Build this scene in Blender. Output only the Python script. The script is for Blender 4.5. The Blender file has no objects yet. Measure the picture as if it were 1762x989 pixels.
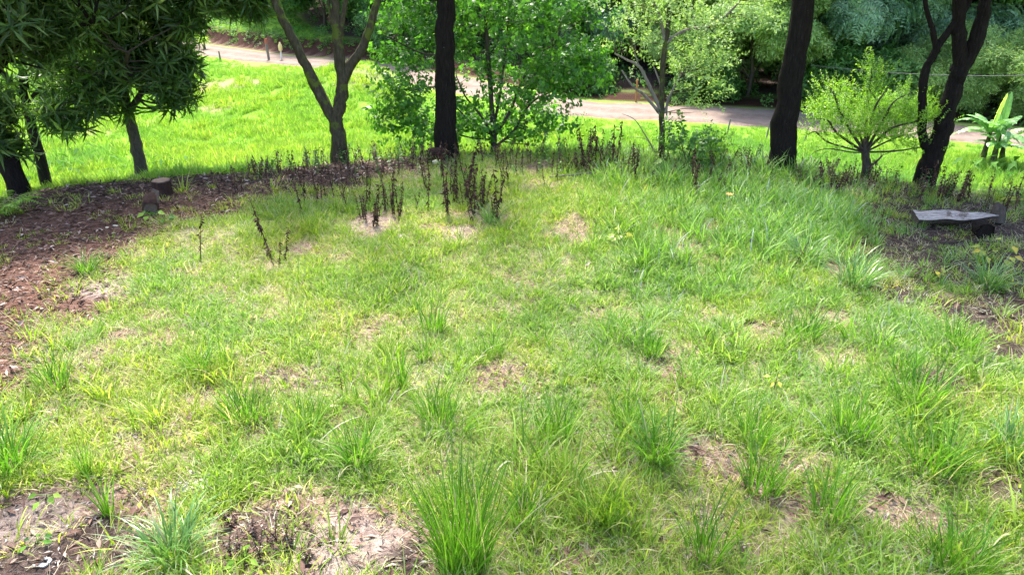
import bpy, math, random
import numpy as np
from mathutils import Vector
random.seed(7); RNG = np.random.default_rng(11)
R = math.radians
sc = bpy.context.scene
# ------------------------------------------------------------------ camera
W0, H0, PITCH, CAMZ = 1762.0, 989.0, R(25.0), 3.7
FPX = 1258.0
cam_d = bpy.data.cameras.new('camera'); cam = bpy.data.objects.new('camera', cam_d); sc.collection.objects.link(cam)
cam.location = (0, 0, CAMZ); cam.rotation_euler = (R(90) - PITCH, 0, 0)
cam_d.sensor_width = 36.0; cam_d.lens = 36.0 * FPX / W0; cam_d.clip_end = 2000; cam_d.clip_start = .05
sc.camera = cam
# ------------------------------------------------------------------ sky and sun (sun behind the far trees, high, a little left)
SUN_EL, SUN_AZ = R(58), R(-14)            # azimuth measured from +Y towards +X
world = bpy.data.worlds.new('World'); sc.world = world; world.use_nodes = True
wn = world.node_tree.nodes; bg = wn['Background']
sky = wn.new('ShaderNodeTexSky'); sky.sky_type = 'NISHITA'; sky.sun_disc = False
sky.sun_elevation = SUN_EL; sky.sun_rotation = SUN_AZ; sky.air_density = 1.0; sky.dust_density = 3.0; sky.ozone_density = .6
world.node_tree.links.new(sky.outputs[0], bg.inputs[0]); bg.inputs[1].default_value = 0.15
sun_d = bpy.data.lights.new('sun', 'SUN'); sun = bpy.data.objects.new('sun', sun_d); sc.collection.objects.link(sun)
sun_d.energy = 3.2; sun_d.angle = R(6.0); sun_d.color = (1.0, .95, .86)
sdir = Vector((math.sin(SUN_AZ) * math.cos(SUN_EL), math.cos(SUN_AZ) * math.cos(SUN_EL), math.sin(SUN_EL)))
sun.rotation_euler = sdir.to_track_quat('Z', 'Y').to_euler()
vs = sc.view_settings; vs.view_transform = 'Standard'; vs.look = 'None'; vs.gamma = 1; vs.use_curve_mapping = False
vs.exposure = 1.95
sc.render.engine = 'CYCLES'; cy = sc.cycles
cy.use_denoising = True; cy.max_bounces = 5; cy.diffuse_bounces = 3; cy.glossy_bounces = 1; cy.transmission_bounces = 3
cy.caustics_reflective = False; cy.caustics_refractive = False; cy.use_adaptive_sampling = True; cy.adaptive_threshold = .02
cy.sample_clamp_indirect = 4
# ------------------------------------------------------------------ pixel rays to world points
CP, SP = math.cos(PITCH), math.sin(PITCH)
def ray(px, py):
    u = (px - W0 / 2) / FPX; v = (H0 / 2 - py) / FPX
    return np.array((u, CP + v * SP, -SP + v * CP))
def at(px, py, Y):
    d = ray(px, py); t = Y / d[1]
    return np.array((d[0] * t, Y, CAMZ + d[2] * t))
# ------------------------------------------------------------------ terrain
CREST = np.array([(-40, -14), (-26, -4), (-20, 1.5), (-14, 6.6), (-10.5, 9.5), (-8.2, 11.2), (-6.7, 12.65), (-5.2, 13.2), (-3.6, 13.75), (-1.4, 14.3), (1.4, 14.4),
                  (3.6, 13.9), (5, 13.35), (6.5, 12.8), (7.4, 12.3), (8.4, 11.7), (10.5, 10), (14, 6.6), (20, 1.5), (26, -4), (40, -14)], float)
ROAD = np.array([(-78, 108), (-60, 95), (-45, 84), (-33, 76), (-22, 67.5), (-13.5, 63), (-6, 56), (3, 46.3), (9, 44), (15, 42.4), (23, 39), (33, 35), (46, 29.5), (70, 20)], float)
def _smooth(P, n=8):
    out = []
    for i in range(len(P) - 1):
        p0, p1, p2, p3 = P[max(i - 1, 0)], P[i], P[i + 1], P[min(i + 2, len(P) - 1)]
        for k in range(n):
            t = k / n
            out.append(.5 * ((2 * p1) + (p2 - p0) * t + (2 * p0 - 5 * p1 + 4 * p2 - p3) * t * t + (3 * p1 - p0 - 3 * p2 + p3) * t ** 3))
    out.append(P[-1]); return np.array(out)
ROADS = _smooth(ROAD, 6)
def road_dist(x, y, ROADS=None):
    """signed distance to the road's centre line, positive beyond it"""
    x = np.asarray(x, float); y = np.asarray(y, float)
    ROADS = globals()['ROADS'] if ROADS is None else ROADS
    best = np.full(x.shape, 1e9); sgn = np.ones(x.shape)
    for a, b in zip(ROADS[:-1], ROADS[1:]):
        d = b - a; L = d @ d
        t = np.clip(((x - a[0]) * d[0] + (y - a[1]) * d[1]) / L, 0, 1)
        cx, cyy = a[0] + t * d[0], a[1] + t * d[1]
        dd = np.hypot(x - cx, y - cyy); s = np.sign(d[0] * (y - a[1]) - d[1] * (x - a[0]))
        m = dd < best; best = np.where(m, dd, best); sgn = np.where(m, s, sgn)
    return best * sgn
def vnoise(x, y, s=1.0, seed=0):
    """smooth value noise, about -1..1"""
    x = np.asarray(x, float) / s + 37.7 * seed; y = np.asarray(y, float) / s - 13.3 * seed
    xi, yi = np.floor(x).astype(np.int64), np.floor(y).astype(np.int64); fx, fy = x - xi, y - yi
    fx = fx * fx * (3 - 2 * fx); fy = fy * fy * (3 - 2 * fy)
    def h(a, b):
        n = (a * 374761393 + b * 668265263 + seed * 1442695041) & 0xffffffff
        n = ((n ^ (n >> 13)) * 1274126177) & 0xffffffff
        return ((n ^ (n >> 16)) & 0xffff) / 32767.5 - 1
    return (h(xi, yi) * (1 - fx) + h(xi + 1, yi) * fx) * (1 - fy) + (h(xi, yi + 1) * (1 - fx) + h(xi + 1, yi + 1) * fx) * fy
LOW = -5.3
def sstep(a, b, x):
    t = np.clip((x - a) / (b - a), 0, 1); return t * t * (3 - 2 * t)
def height(x, y):
    x = np.asarray(x, float); y = np.asarray(y, float)
    d = (y - np.interp(x, CREST[:, 0], CREST[:, 1])) * .93
    L = 26 - 13 * sstep(-8, -2.5, x)
    dp = np.logaddexp(0, d * 4) / 4
    drop = -LOW * np.sin(math.pi / 2 * np.minimum(dp / L, 1))
    terr = .10 * vnoise(x, y, 3.1, 1) + .035 * vnoise(x, y, .9, 2) + .012 * vnoise(x, y, .3, 3)
    z = terr * (1 - sstep(0, 3, d)) - drop
    rd = road_dist(x, y)
    near = sstep(3.2, 8, np.abs(rd))
    z = z + (.30 * vnoise(x, y, 9, 4) + .10 * vnoise(x, y, 2.6, 5)) * sstep(6, 16, d) * near
    z = z + 1.7 * np.exp(-((x + 9.5) / 6) ** 2 - ((y - 52.5) / 4.5) ** 2) * (1 - sstep(-5.5, -3.4, rd))
    left = 1 - sstep(-14, 2, x)
    bank = (.15 + .95 * left) * sstep(3.2, 4.6, rd + .25 * vnoise(x, y, 5.0, 6))
    slope = np.maximum(rd - 4.2, 0) * (.05 + .13 * left) * (1 - .0 * rd) + np.maximum(rd - 16, 0) * .18
    return z + np.where(rd > 0, bank + slope + .12 * vnoise(x, y, 1.3, 7) * sstep(4, 6, rd), 0)
def hit(px, py, tmax=150):
    d = ray(px, py); t = np.arange(2.0, tmax, .04)
    X, Y, Z = d[0] * t, d[1] * t, CAMZ + d[2] * t
    b = np.nonzero(Z < height(X, Y))[0]
    i = b[0] if len(b) else len(t) - 1
    return np.array((X[i], Y[i], float(height(X[i], Y[i]))))
def gz(x, y): return float(height(np.array([x]), np.array([y]))[0])
# ------------------------------------------------------------------ object helpers
def link(o): sc.collection.objects.link(o); return o
def tag(o, label=None, cat=None, group=None, kind=None):
    if label: o['label'] = label
    if cat: o['category'] = cat
    if group: o['group'] = group
    if kind: o['kind'] = kind
    return o
def empty(name, loc, label=None, cat=None, group=None):
    o = bpy.data.objects.new(name, None); o.location = loc; o.empty_display_size = .2; link(o)
    return tag(o, label, cat, group)
def mk(name, chunks, mat, parent=None, smooth=True, origin=None, lnk=True):
    """chunks: list of (V Nx3, F Mx3 or Mx4, var N or None); one mesh object"""
    Vs, loops, sizes, var, off, mi = [], [], [], [], 0, []
    for c in chunks:
        V, F = np.asarray(c[0], float), np.asarray(c[1], np.int64)
        if len(V) == 0 or len(F) == 0: continue
        mi.append(np.full(len(F), c[3] if len(c) > 3 else 0)); Vs.append(V); loops.append((F + off).ravel()); sizes.append(np.full(len(F), F.shape[1]))
        var.append(np.full(len(V), .5) if len(c) < 3 or c[2] is None else np.asarray(c[2], float)); off += len(V)
    V = np.concatenate(Vs); loops = np.concatenate(loops); sizes = np.concatenate(sizes); var = np.concatenate(var)
    if origin is not None: V = V - np.asarray(origin)
    me = bpy.data.meshes.new(name)
    me.vertices.add(len(V)); me.vertices.foreach_set('co', V.astype(np.float32).ravel())
    me.loops.add(len(loops)); me.loops.foreach_set('vertex_index', loops.astype(np.int32))
    me.polygons.add(len(sizes))
    me.polygons.foreach_set('loop_start', np.concatenate(([0], np.cumsum(sizes)[:-1])).astype(np.int32))
    me.update(calc_edges=True)
    me.polygons.foreach_set('use_smooth', np.full(len(sizes), smooth))
    a = me.attributes.new('var', 'FLOAT', 'POINT'); a.data.foreach_set('value', var.astype(np.float32))
    if isinstance(mat, (list, tuple)):
        for q in mat: me.materials.append(q)
        me.polygons.foreach_set('material_index', np.concatenate(mi).astype(np.int32))
    elif mat: me.materials.append(mat)
    o = bpy.data.objects.new(name, me)
    if lnk: link(o)
    if parent is not None: o.parent = parent
    elif origin is not None: o.location = origin
    return o
# ------------------------------------------------------------------ materials
def newmat(name):
    m = bpy.data.materials.new(name); m.use_nodes = True; nt = m.node_tree
    for n in list(nt.nodes): nt.nodes.remove(n)
    return m, nt, nt.nodes.new('ShaderNodeOutputMaterial')
def N(nt, t, **k):
    n = nt.nodes.new(t)
    for a, b in k.items(): setattr(n, a, b)
    return n
def ramp(nt, fac, stops):
    r = N(nt, 'ShaderNodeValToRGB'); e = r.color_ramp.elements
    while len(e) < len(stops): e.new(.5)
    for el, (p, c) in zip(e, stops): el.position = p; el.color = (*c, 1)
    nt.links.new(fac, r.inputs[0]); return r.outputs[0]
def noise(nt, scale, detail=4, vec=None, rough=.6):
    n = N(nt, 'ShaderNodeTexNoise'); n.inputs['Scale'].default_value = scale; n.inputs['Detail'].default_value = detail
    n.inputs['Roughness'].default_value = rough
    if vec is not None: nt.links.new(vec, n.inputs['Vector'])
    return n.outputs['Fac']
def math_(nt, op, a, b=None):
    n = N(nt, 'ShaderNodeMath', operation=op)
    for i, v in enumerate((a, b)):
        if v is None: continue
        if isinstance(v, (int, float)): n.inputs[i].default_value = v
        else: nt.links.new(v, n.inputs[i])
    return n.outputs[0]
def mixc(nt, fac, a, b):
    n = N(nt, 'ShaderNodeMix', data_type='RGBA')
    for s, v in ((n.inputs[0], fac), (n.inputs[6], a), (n.inputs[7], b)):
        if isinstance(v, (int, float)): s.default_value = v
        elif isinstance(v, tuple): s.default_value = (*v, 1)
        else: nt.links.new(v, s)
    return n.outputs[2]
def leafmat(name, stops, trans=.35, rough=.5, spec=.35, tint=False, tcol=1.25):
    """leaf or grass: colour ramp over the per-leaf value 'var'; with tint, patches drift to the blue-green or straw side"""
    m, nt, out = newmat(name)
    a = N(nt, 'ShaderNodeAttribute'); a.attribute_name = 'var'
    c = ramp(nt, a.outputs['Fac'], stops)
    if tint:
        b = N(nt, 'ShaderNodeAttribute'); b.attribute_type = 'INSTANCER'; b.attribute_name = 'tint'
        t = ramp(nt, b.outputs['Fac'], [(0, (.72, .88, 1.5)), (.35, (.9, 1, 1.1)), (.6, (1.06, 1.03, .9)), (1, (1.4, 1.14, 1.0))])
        mm = N(nt, 'ShaderNodeMix', data_type='RGBA', blend_type='MULTIPLY'); mm.inputs[0].default_value = 1
        nt.links.new(c, mm.inputs[6]); nt.links.new(t, mm.inputs[7]); c = mm.outputs[2]
    p = N(nt, 'ShaderNodeBsdfPrincipled'); p.inputs['Roughness'].default_value = rough; p.inputs['Specular IOR Level'].default_value = spec
    nt.links.new(c, p.inputs['Base Color'])
    tr = N(nt, 'ShaderNodeBsdfTranslucent')
    hs = N(nt, 'ShaderNodeMix', data_type='RGBA', blend_type='MULTIPLY'); hs.inputs[0].default_value = 1
    hs.inputs[7].default_value = (1.15 * tcol, 1.2 * tcol, .65 * tcol, 1); nt.links.new(c, hs.inputs[6]); nt.links.new(hs.outputs[2], tr.inputs[0])
    mx = N(nt, 'ShaderNodeMixShader'); mx.inputs[0].default_value = trans
    nt.links.new(p.outputs[0], mx.inputs[1]); nt.links.new(tr.outputs[0], mx.inputs[2]); nt.links.new(mx.outputs[0], out.inputs[0])
    return m
def solidmat(name, stops, scale=8, rough=.85, bump=.3, stretch=(1, 1, 1), spots=None, spec=.2, dist=.02):
    m, nt, out = newmat(name)
    tc = N(nt, 'ShaderNodeTexCoord'); mp = N(nt, 'ShaderNodeMapping'); mp.inputs['Scale'].default_value = stretch
    nt.links.new(tc.outputs['Object'], mp.inputs[0]); f = noise(nt, scale, 8, mp.outputs[0], .7)
    c = ramp(nt, f, stops)
    if spots:
        s = noise(nt, spots[1], 5, tc.outputs['Object'], .65)
        k = ramp(nt, s, [(spots[2], (0, 0, 0)), (spots[2] + .06, (1, 1, 1))]); c = mixc(nt, k, c, spots[0])
    p = N(nt, 'ShaderNodeBsdfPrincipled'); p.inputs['Roughness'].default_value = rough; p.inputs['Specular IOR Level'].default_value = spec
    nt.links.new(c, p.inputs['Base Color'])
    b = N(nt, 'ShaderNodeBump'); b.inputs['Strength'].default_value = bump; b.inputs['Distance'].default_value = dist
    nt.links.new(f, b.inputs['Height']); nt.links.new(b.outputs[0], p.inputs['Normal']); nt.links.new(p.outputs[0], out.inputs[0])
    return m
GR = [(0, (.065, .135, .014)), (.3, (.15, .275, .022)), (.62, (.24, .385, .042)), (.8, (.36, .44, .12)), (.9, (.40, .39, .24)), (1, (.52, .47, .38))]
M = {}
M['turf'] = leafmat('turf blades', GR, .4, tint=True)
M['tuft'] = leafmat('tuft blades', [(0, (.04, .12, .010)), (.5, (.095, .245, .018)), (.88, (.20, .38, .04)), (.93, (.42, .38, .22)), (1, (.5, .44, .3))], .42, .42, .45)
M['tuft_blue'] = leafmat('bluish tuft blades', [(0, (.05, .13, .03)), (.5, (.12, .26, .06)), (.88, (.24, .38, .14)), (.93, (.4, .38, .26)), (1, (.5, .42, .3))], .32, .35, .6)
M['field'] = leafmat('field grass', [(0, (.10, .21, .025)), (.5, (.18, .34, .04)), (.85, (.27, .42, .07)), (1, (.48, .48, .2))], .45, .5, .3, tint=True, tcol=1.25)
M['mango'] = leafmat('mango leaves', [(0, (.022, .055, .010)), (.5, (.06, .13, .022)), (.85, (.18, .29, .07)), (1, (.36, .46, .18))], .40, .38, .5)
M['broad'] = leafmat('broad green leaves', [(0, (.03, .10, .015)), (.5, (.07, .21, .025)), (.85, (.14, .33, .035)), (1, (.28, .46, .06))], .45, .4, .4)
M['lime'] = leafmat('lime green leaves', [(0, (.10, .22, .02)), (.5, (.20, .38, .035)), (1, (.38, .55, .09))], .45, .4, .4)
M['pale'] = leafmat('pale green leaves', [(0, (.10, .19, .05)), (.5, (.24, .38, .11)), (1, (.46, .58, .26))], .4, .5, .4)
M['blue'] = leafmat('blue green leaves', [(0, (.05, .13, .07)), (.5, (.18, .32, .17)), (1, (.42, .57, .36))], .3, .45, .5)  # lightened to stand in for haze over the backlit far crowns
M['deep'] = leafmat('deep green leaves', [(0, (.03, .08, .022)), (.5, (.075, .18, .048)), (1, (.18, .36, .10))], .3, .45, .4)  # also lightened: haze of the far wood put into the leaf colour
M['mid'] = leafmat('mid green leaves', [(0, (.035, .10, .02)), (.5, (.08, .20, .04)), (1, (.18, .33, .08))], .35, .45, .4)
M['banana'] = leafmat('banana leaves', [(0, (.10, .22, .06)), (.5, (.16, .34, .10)), (.8, (.3, .5, .16)), (1, (.62, .75, .12))], .35, .35, .6)
M['dead'] = leafmat('withered leaves', [(0, (.022, .012, .010)), (.5, (.065, .034, .026)), (.85, (.14, .08, .055)), (1, (.25, .16, .10))], .08, .8, .15)
M['litter'] = leafmat('dead leaf litter', [(0, (.035, .020, .016)), (.35, (.075, .038, .028)), (.65, (.15, .082, .06)), (.88, (.26, .17, .13)), (1, (.44, .36, .31))], .05, .7, .3)
M['litter_grey'] = leafmat('grey leaf litter', [(0, (.022, .018, .016)), (.4, (.06, .048, .042)), (.75, (.14, .105, .09)), (1, (.34, .30, .28))], .05, .6, .4)
M['weedleaf'] = leafmat('matt weed leaves', [(0, (.04, .12, .02)), (.5, (.075, .19, .03)), (1, (.14, .28, .05))], .35, .75, .15)
M['yellow'] = leafmat('yellow leaves', [(0, (.20, .30, .04)), (.6, (.42, .44, .06)), (1, (.55, .42, .06))], .35, .4, .4)
M['bark_dark'] = solidmat('dark bark', [(.3, (.008, .006, .006)), (.6, (.024, .019, .017)), (.85, (.075, .062, .055))], 7, .95, 1.0, (6, 6, .8), ((.20, .19, .17), 30, .68), .08, .04)
M['bark_moss'] = solidmat('mossy bark', [(.3, (.035, .028, .020)), (.55, (.075, .065, .040)), (.8, (.17, .15, .10))], 9, .92, .7, (2.5, 2.5, .7), ((.10, .13, .025), 3.2, .55), .1)
M['bark_pale'] = solidmat('pale bark', [(.3, (.12, .10, .085)), (.55, (.24, .205, .17)), (.8, (.42, .37, .32))], 9, .9, .5, (3, 3, .6), ((.07, .07, .04), 6, .6), .15)
M['bark_grey'] = solidmat('grey brown bark', [(.3, (.04, .032, .027)), (.6, (.10, .082, .068)), (.85, (.2, .17, .14))], 9, .92, .6, (3, 3, .7), ((.25, .24, .21), 14, .68), .1)
M['twig'] = solidmat('brown twig', [(.3, (.04, .028, .02)), (.7, (.11, .08, .055))], 20, .9, .2)
M['stalk'] = solidmat('dead stalk', [(.3, (.03, .017, .014)), (.7, (.09, .052, .04))], 20, .9, .2)
M['wood_cut'] = solidmat('weathered cut wood', [(.36, (.10, .08, .07)), (.5, (.34, .295, .275)), (.7, (.60, .55, .52))], 9, .8, .8, (.6, 7, 7), ((.13, .10, .085), 7, .56), .25, .015)
M['wood_end'] = solidmat('sawn wood end', [(.3, (.07, .05, .04)), (.7, (.17, .125, .10))], 12, .85, .4)
M['wood_red'] = solidmat('stump bark', [(.3, (.02, .012, .010)), (.6, (.06, .03, .024)), (.85, (.13, .075, .06))], 8, .9, .9, (4, 4, .6), None, .2, .02)
M['post'] = solidmat('weathered post', [(.3, (.12, .10, .09)), (.7, (.30, .26, .23))], 12, .85, .3, (3, 3, .5))
M['red'] = solidmat('faded red paint', [(.3, (.35, .08, .05)), (.7, (.5, .16, .1))], 12, .7, .1)
M['orange'] = solidmat('rusty orange post', [(.3, (.32, .13, .05)), (.7, (.45, .22, .1))], 12, .8, .1)
M['signy'] = solidmat('yellow marker paint', [(.3, (.75, .55, .22)), (.7, (.8, .66, .35))], 10, .6, .05)
M['white'] = solidmat('white paint', [(.3, (.6, .58, .55)), (.7, (.8, .78, .76))], 12, .6, .1)
M['wire'] = solidmat('grey wire', [(.3, (.05, .05, .05)), (.7, (.12, .12, .12))], 12, .6, .05)
M['paper'] = solidmat('chalky flake', [(.3, (.26, .24, .235)), (.7, (.50, .48, .47))], 20, .8, .3)
M['fungus'] = solidmat('cream fungus', [(.3, (.6, .5, .36)), (.7, (.8, .72, .56))], 20, .7, .2)
M['petal'] = solidmat('orange petal', [(.3, (.6, .2, .04)), (.7, (.75, .34, .12))], 20, .6, .1)
# ------------------------------------------------------------------ ground cover zones, in ground metres
def blob(px, py, r, k=1.0): g = hit(px, py); return (g[0], g[1], r, k)
def blobs(x, y, B):
    s = np.zeros(np.shape(x))
    for bx, by, r, k in B: s = np.maximum(s, k * (1 - sstep(.55, 1.25, np.hypot(x - bx, y - by) / r)))
    return s
# edge of the leaf-strewn brown floor under the mangoes: brown on the far-left side of this line
BE = np.array([hit(*p)[:2] for p in ((-260, 800), (-60, 660), (0, 600), (70, 550), (140, 505), (215, 450), (285, 400), (350, 366), (430, 342), (520, 330), (610, 322), (640, 296), (720, 284), (800, 262))])
def brown_edge(x, y):
    s = road_dist(x, y, BE)
    return sstep(-.75, .55, s + .5 * vnoise(x, y, .8, 21) + .4 * vnoise(x, y, .3, 22)) * (1 - sstep(-2.2, -.6, x))
BARE = [blob(610, 560, .42), blob(180, 490, .55, .8), blob(120, 520, .4, .7), blob(490, 655, .32, .9), blob(640, 385, .5), blob(560, 330, .6, .8), blob(790, 385, .65, .95),
        blob(90, 930, .72), blob(200, 960, .3, .8), blob(20, 900, .34), blob(460, 905, .42), blob(600, 935, .42), blob(680, 965, .26), blob(850, 652, .3, .7), blob(905, 658, .2, .6), blob(1180, 785, .2, .9),
        blob(1375, 800, .28, .9), blob(1520, 890, .24, .9), blob(1385, 870, .2, .8), blob(330, 840, .14), blob(225, 780, .22, .9), blob(1320, 850, .15), blob(150, 650, .3, .6),
        blob(720, 290, .9, .85), blob(980, 960, .16, .8), blob(1600, 905, .2, .7), blob(20, 620, .4, .8), blob(1450, 480, .4, .5), blob(1200, 440, .4, .5), blob(1010, 400, .6, .5),
        blob(470, 730, .25, .6), blob(1270, 560, .4, .5), blob(740, 820, .12, .8), blob(60, 720, .3, .5), blob(1060, 350, .8, .55), blob(930, 290, .8, .6)]
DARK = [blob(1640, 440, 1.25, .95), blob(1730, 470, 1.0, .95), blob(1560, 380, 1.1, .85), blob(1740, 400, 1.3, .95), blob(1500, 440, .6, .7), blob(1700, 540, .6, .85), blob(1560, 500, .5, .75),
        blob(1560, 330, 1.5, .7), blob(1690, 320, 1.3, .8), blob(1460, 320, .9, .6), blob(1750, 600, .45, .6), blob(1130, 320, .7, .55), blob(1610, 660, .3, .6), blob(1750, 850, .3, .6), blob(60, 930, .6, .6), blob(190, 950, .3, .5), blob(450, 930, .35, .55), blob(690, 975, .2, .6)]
PALE = [blob(590, 945, .36, .6), blob(650, 925, .2, .5), blob(330, 840, .1), blob(60, 900, .3, .4), blob(180, 490, .4, .7), blob(640, 385, .4, .4), blob(790, 400, .3, .35)]
FIELD_BARE = [blob(395, 150, 3.0), blob(375, 185, 1.6, .9), blob(170, 225, 1.6, .8), blob(160, 205, 1.4, .8), blob(620, 135, 2.2, .6), blob(430, 110, 2.5, .5), blob(245, 215, 1.0, .5)]
def zones(x, y):
    """(bare, dark, pale) each 0..1"""
    wob = .42 * vnoise(x, y, .40, 11) + .34 * vnoise(x, y, .16, 12)
    bare = np.clip(.9 * sstep(.24, .66, vnoise(x, y, .62, 15) * .7 + .45 * vnoise(x, y, .21, 16)) + blobs(x, y, BARE) * (1.15 - .30 * sstep(4.6, 5.6, y)) + wob * 1.6 * (blobs(x, y, BARE) > .02) , 0, 1)
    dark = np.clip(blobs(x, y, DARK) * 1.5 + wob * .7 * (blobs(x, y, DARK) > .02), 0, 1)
    pale = np.clip(blobs(x, y, PALE), 0, 1)
    return bare, dark, pale
# ------------------------------------------------------------------ ground: one sheet, fine near the camera
def EDGE(x): return 3.9 + 14 * (1 - sstep(-36, -13, x))
def axis(lo, a, b, hi, fine, grow):
    core = list(np.arange(a, b, fine)); out = []; s = fine; v = b
    while v < hi: out.append(v); s = min(s * grow, 12); v += s
    out.append(hi); lft = []; s = fine; v = a
    while v > lo: s = min(s * grow, 12); v -= s; lft.append(max(v, lo))
    return np.array(sorted(set(lft)) + core + out)
gx = axis(-500, -11, 12, 500, .07, 1.022); gy = axis(-60, 2.5, 16, 600, .07, 1.012)
GX, GY = np.meshgrid(gx, gy); GZ = height(GX, GY)
nx, ny = len(gx), len(gy)
idx = np.arange(nx * ny).reshape(ny, nx)
F = np.stack([idx[:-1, :-1], idx[:-1, 1:], idx[1:, 1:], idx[1:, :-1]], -1).reshape(-1, 4)
ground = mk('ground', [(np.stack([GX, GY, GZ], -1).reshape(-1, 3), F)], None); ground['kind'] = 'structure'
bare, dark, pale = zones(GX, GY); br = brown_edge(GX, GY)
dcrest = GY - np.interp(GX, CREST[:, 0], CREST[:, 1])
terr = 1 - sstep(.3, 1.2, dcrest)
rdg = road_dist(GX, GY)
fieldbare = blobs(GX, GY, FIELD_BARE)
def fattr(o, name, v):
    a = o.data.attributes.new(name, 'FLOAT', 'POINT'); a.data.foreach_set('value', np.asarray(v, np.float32).ravel())
left_m = 1 - sstep(-12, 2, GX)
soil = np.maximum(np.maximum(np.maximum(bare, br) * terr, fieldbare * .8), sstep(2.2, 3.0, rdg) * (1 - sstep(4.2, 5.4, rdg)) * (.4 + .6 * left_m))
wood = sstep(0, 3, rdg - EDGE(GX))  # shade under the trees, put into the floor colour
fattr(ground, 'soil', soil); fattr(ground, 'dark', np.maximum(np.maximum(dark * terr, br * terr * sstep(11.0, 12.4, GY - .12 * GX) * .9), wood)); fattr(ground, 'pale', pale * terr); fattr(ground, 'terr', terr)  # 'dark' also paints mango shade onto the brown floor near the crest
fattr(ground, 'brown', br * terr)
fattr(ground, 'bank', sstep(2.6, 3.4, rdg) * (1 - sstep(4.6, 6.0, rdg)))
m, nt, out = newmat('ground soil and thatch')
def A(name): n = N(nt, 'ShaderNodeAttribute'); n.attribute_name = name; return n.outputs['Fac']
tc = N(nt, 'ShaderNodeTexCoord').outputs['Object']
n1, n2, n3 = noise(nt, 14, 8, tc, .75), noise(nt, 55, 5, tc, .7), noise(nt, 1.3, 5, tc)
thatch = ramp(nt, n1, [(.25, (.10, .09, .045)), (.42, (.19, .175, .085)), (.58, (.31, .26, .165)), (.8, (.48, .38, .30))])
fgreen = ramp(nt, n1, [(.25, (.10, .20, .02)), (.6, (.2, .36, .04)), (.85, (.32, .42, .10))])
base = mixc(nt, A('terr'), fgreen, thatch)
soilc = ramp(nt, n1, [(.25, (.06, .035, .028)), (.42, (.17, .105, .08)), (.56, (.31, .21, .165)), (.75, (.47, .36, .31))])
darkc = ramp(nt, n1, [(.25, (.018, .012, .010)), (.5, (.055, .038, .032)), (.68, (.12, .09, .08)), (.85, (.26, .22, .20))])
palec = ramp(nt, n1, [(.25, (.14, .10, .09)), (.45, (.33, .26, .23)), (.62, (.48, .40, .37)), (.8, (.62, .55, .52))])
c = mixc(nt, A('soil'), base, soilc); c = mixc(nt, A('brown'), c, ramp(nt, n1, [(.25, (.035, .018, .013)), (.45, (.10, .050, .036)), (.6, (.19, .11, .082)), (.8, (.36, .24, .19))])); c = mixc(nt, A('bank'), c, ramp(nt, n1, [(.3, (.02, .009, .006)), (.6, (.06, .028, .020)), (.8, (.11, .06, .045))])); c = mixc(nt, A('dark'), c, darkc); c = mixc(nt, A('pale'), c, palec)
hv = N(nt, 'ShaderNodeHueSaturation'); nt.links.new(c, hv.inputs['Color']); v = math_(nt, 'MULTIPLY_ADD', n2, 1.0); v.node.inputs[2].default_value = .5
nt.links.new(v, hv.inputs['Value'])
p = N(nt, 'ShaderNodeBsdfPrincipled'); p.inputs['Roughness'].default_value = .95; p.inputs['Specular IOR Level'].default_value = .1
nt.links.new(hv.outputs[0], p.inputs['Base Color'])
b = N(nt, 'ShaderNodeBump'); b.inputs['Strength'].default_value = .8; b.inputs['Distance'].default_value = .03
nt.links.new(math_(nt, 'ADD', n1, n2), b.inputs['Height']); nt.links.new(b.outputs[0], p.inputs['Normal']); nt.links.new(p.outputs[0], out.inputs[0])
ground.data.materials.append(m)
# ------------------------------------------------------------------ dirt road sheet
T = np.gradient(ROADS, axis=0); T /= np.linalg.norm(T, axis=1)[:, None]; NN = np.stack([-T[:, 1], T[:, 0]], 1)
seg = []
RS = _smooth(ROADS, 4); T = np.gradient(RS, axis=0); T /= np.linalg.norm(T, axis=1)[:, None]; NN = np.stack([-T[:, 1], T[:, 0]], 1)
across = np.linspace(-1, 1, 15)
hw1 = 2.45 + .35 * vnoise(RS[:, 0], RS[:, 1], 2.2, 31) + .2 * vnoise(RS[:, 0], RS[:, 1], .8, 32)
hw2 = 2.45 + .35 * vnoise(RS[:, 0], RS[:, 1], 2.5, 33) + .2 * vnoise(RS[:, 0], RS[:, 1], .9, 34)
V = []
for a in across:
    w = np.where(a < 0, hw1, hw2) * a
    V.append(np.stack([RS[:, 0] + NN[:, 0] * w, RS[:, 1] + NN[:, 1] * w], 1))
V = np.stack(V, 1)
Z = height(V[..., 0], V[..., 1]) + .06 - .08 * (np.abs(across) > .95)[None, :] - .03 * np.exp(-((np.abs(across) - .45) / .16) ** 2)[None, :]
V = np.concatenate([V, Z[..., None]], -1); na, nb = V.shape[:2]; idx = np.arange(na * nb).reshape(na, nb)
F = np.stack([idx[:-1, :-1], idx[1:, :-1], idx[1:, 1:], idx[:-1, 1:]], -1).reshape(-1, 4)
m, nt, out = newmat('dirt road')
tc = N(nt, 'ShaderNodeTexCoord').outputs['Object']; va = N(nt, 'ShaderNodeAttribute'); va.attribute_name = 'var'
n1 = noise(nt, 1.6, 9, tc, .75); n2 = noise(nt, 9, 8, tc, .8)
c = ramp(nt, math_(nt, 'ADD', math_(nt, 'MULTIPLY', n1, .7), math_(nt, 'MULTIPLY', n2, .3)), [(.34, (.09, .06, .042)), (.5, (.17, .12, .094)), (.66, (.25, .195, .16))])
c = mixc(nt, math_(nt, 'MULTIPLY', va.outputs['Fac'], .55), c, (.25, .195, .16))
p = N(nt, 'ShaderNodeBsdfPrincipled'); p.inputs['Roughness'].default_value = .95; nt.links.new(c, p.inputs['Base Color'])
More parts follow.
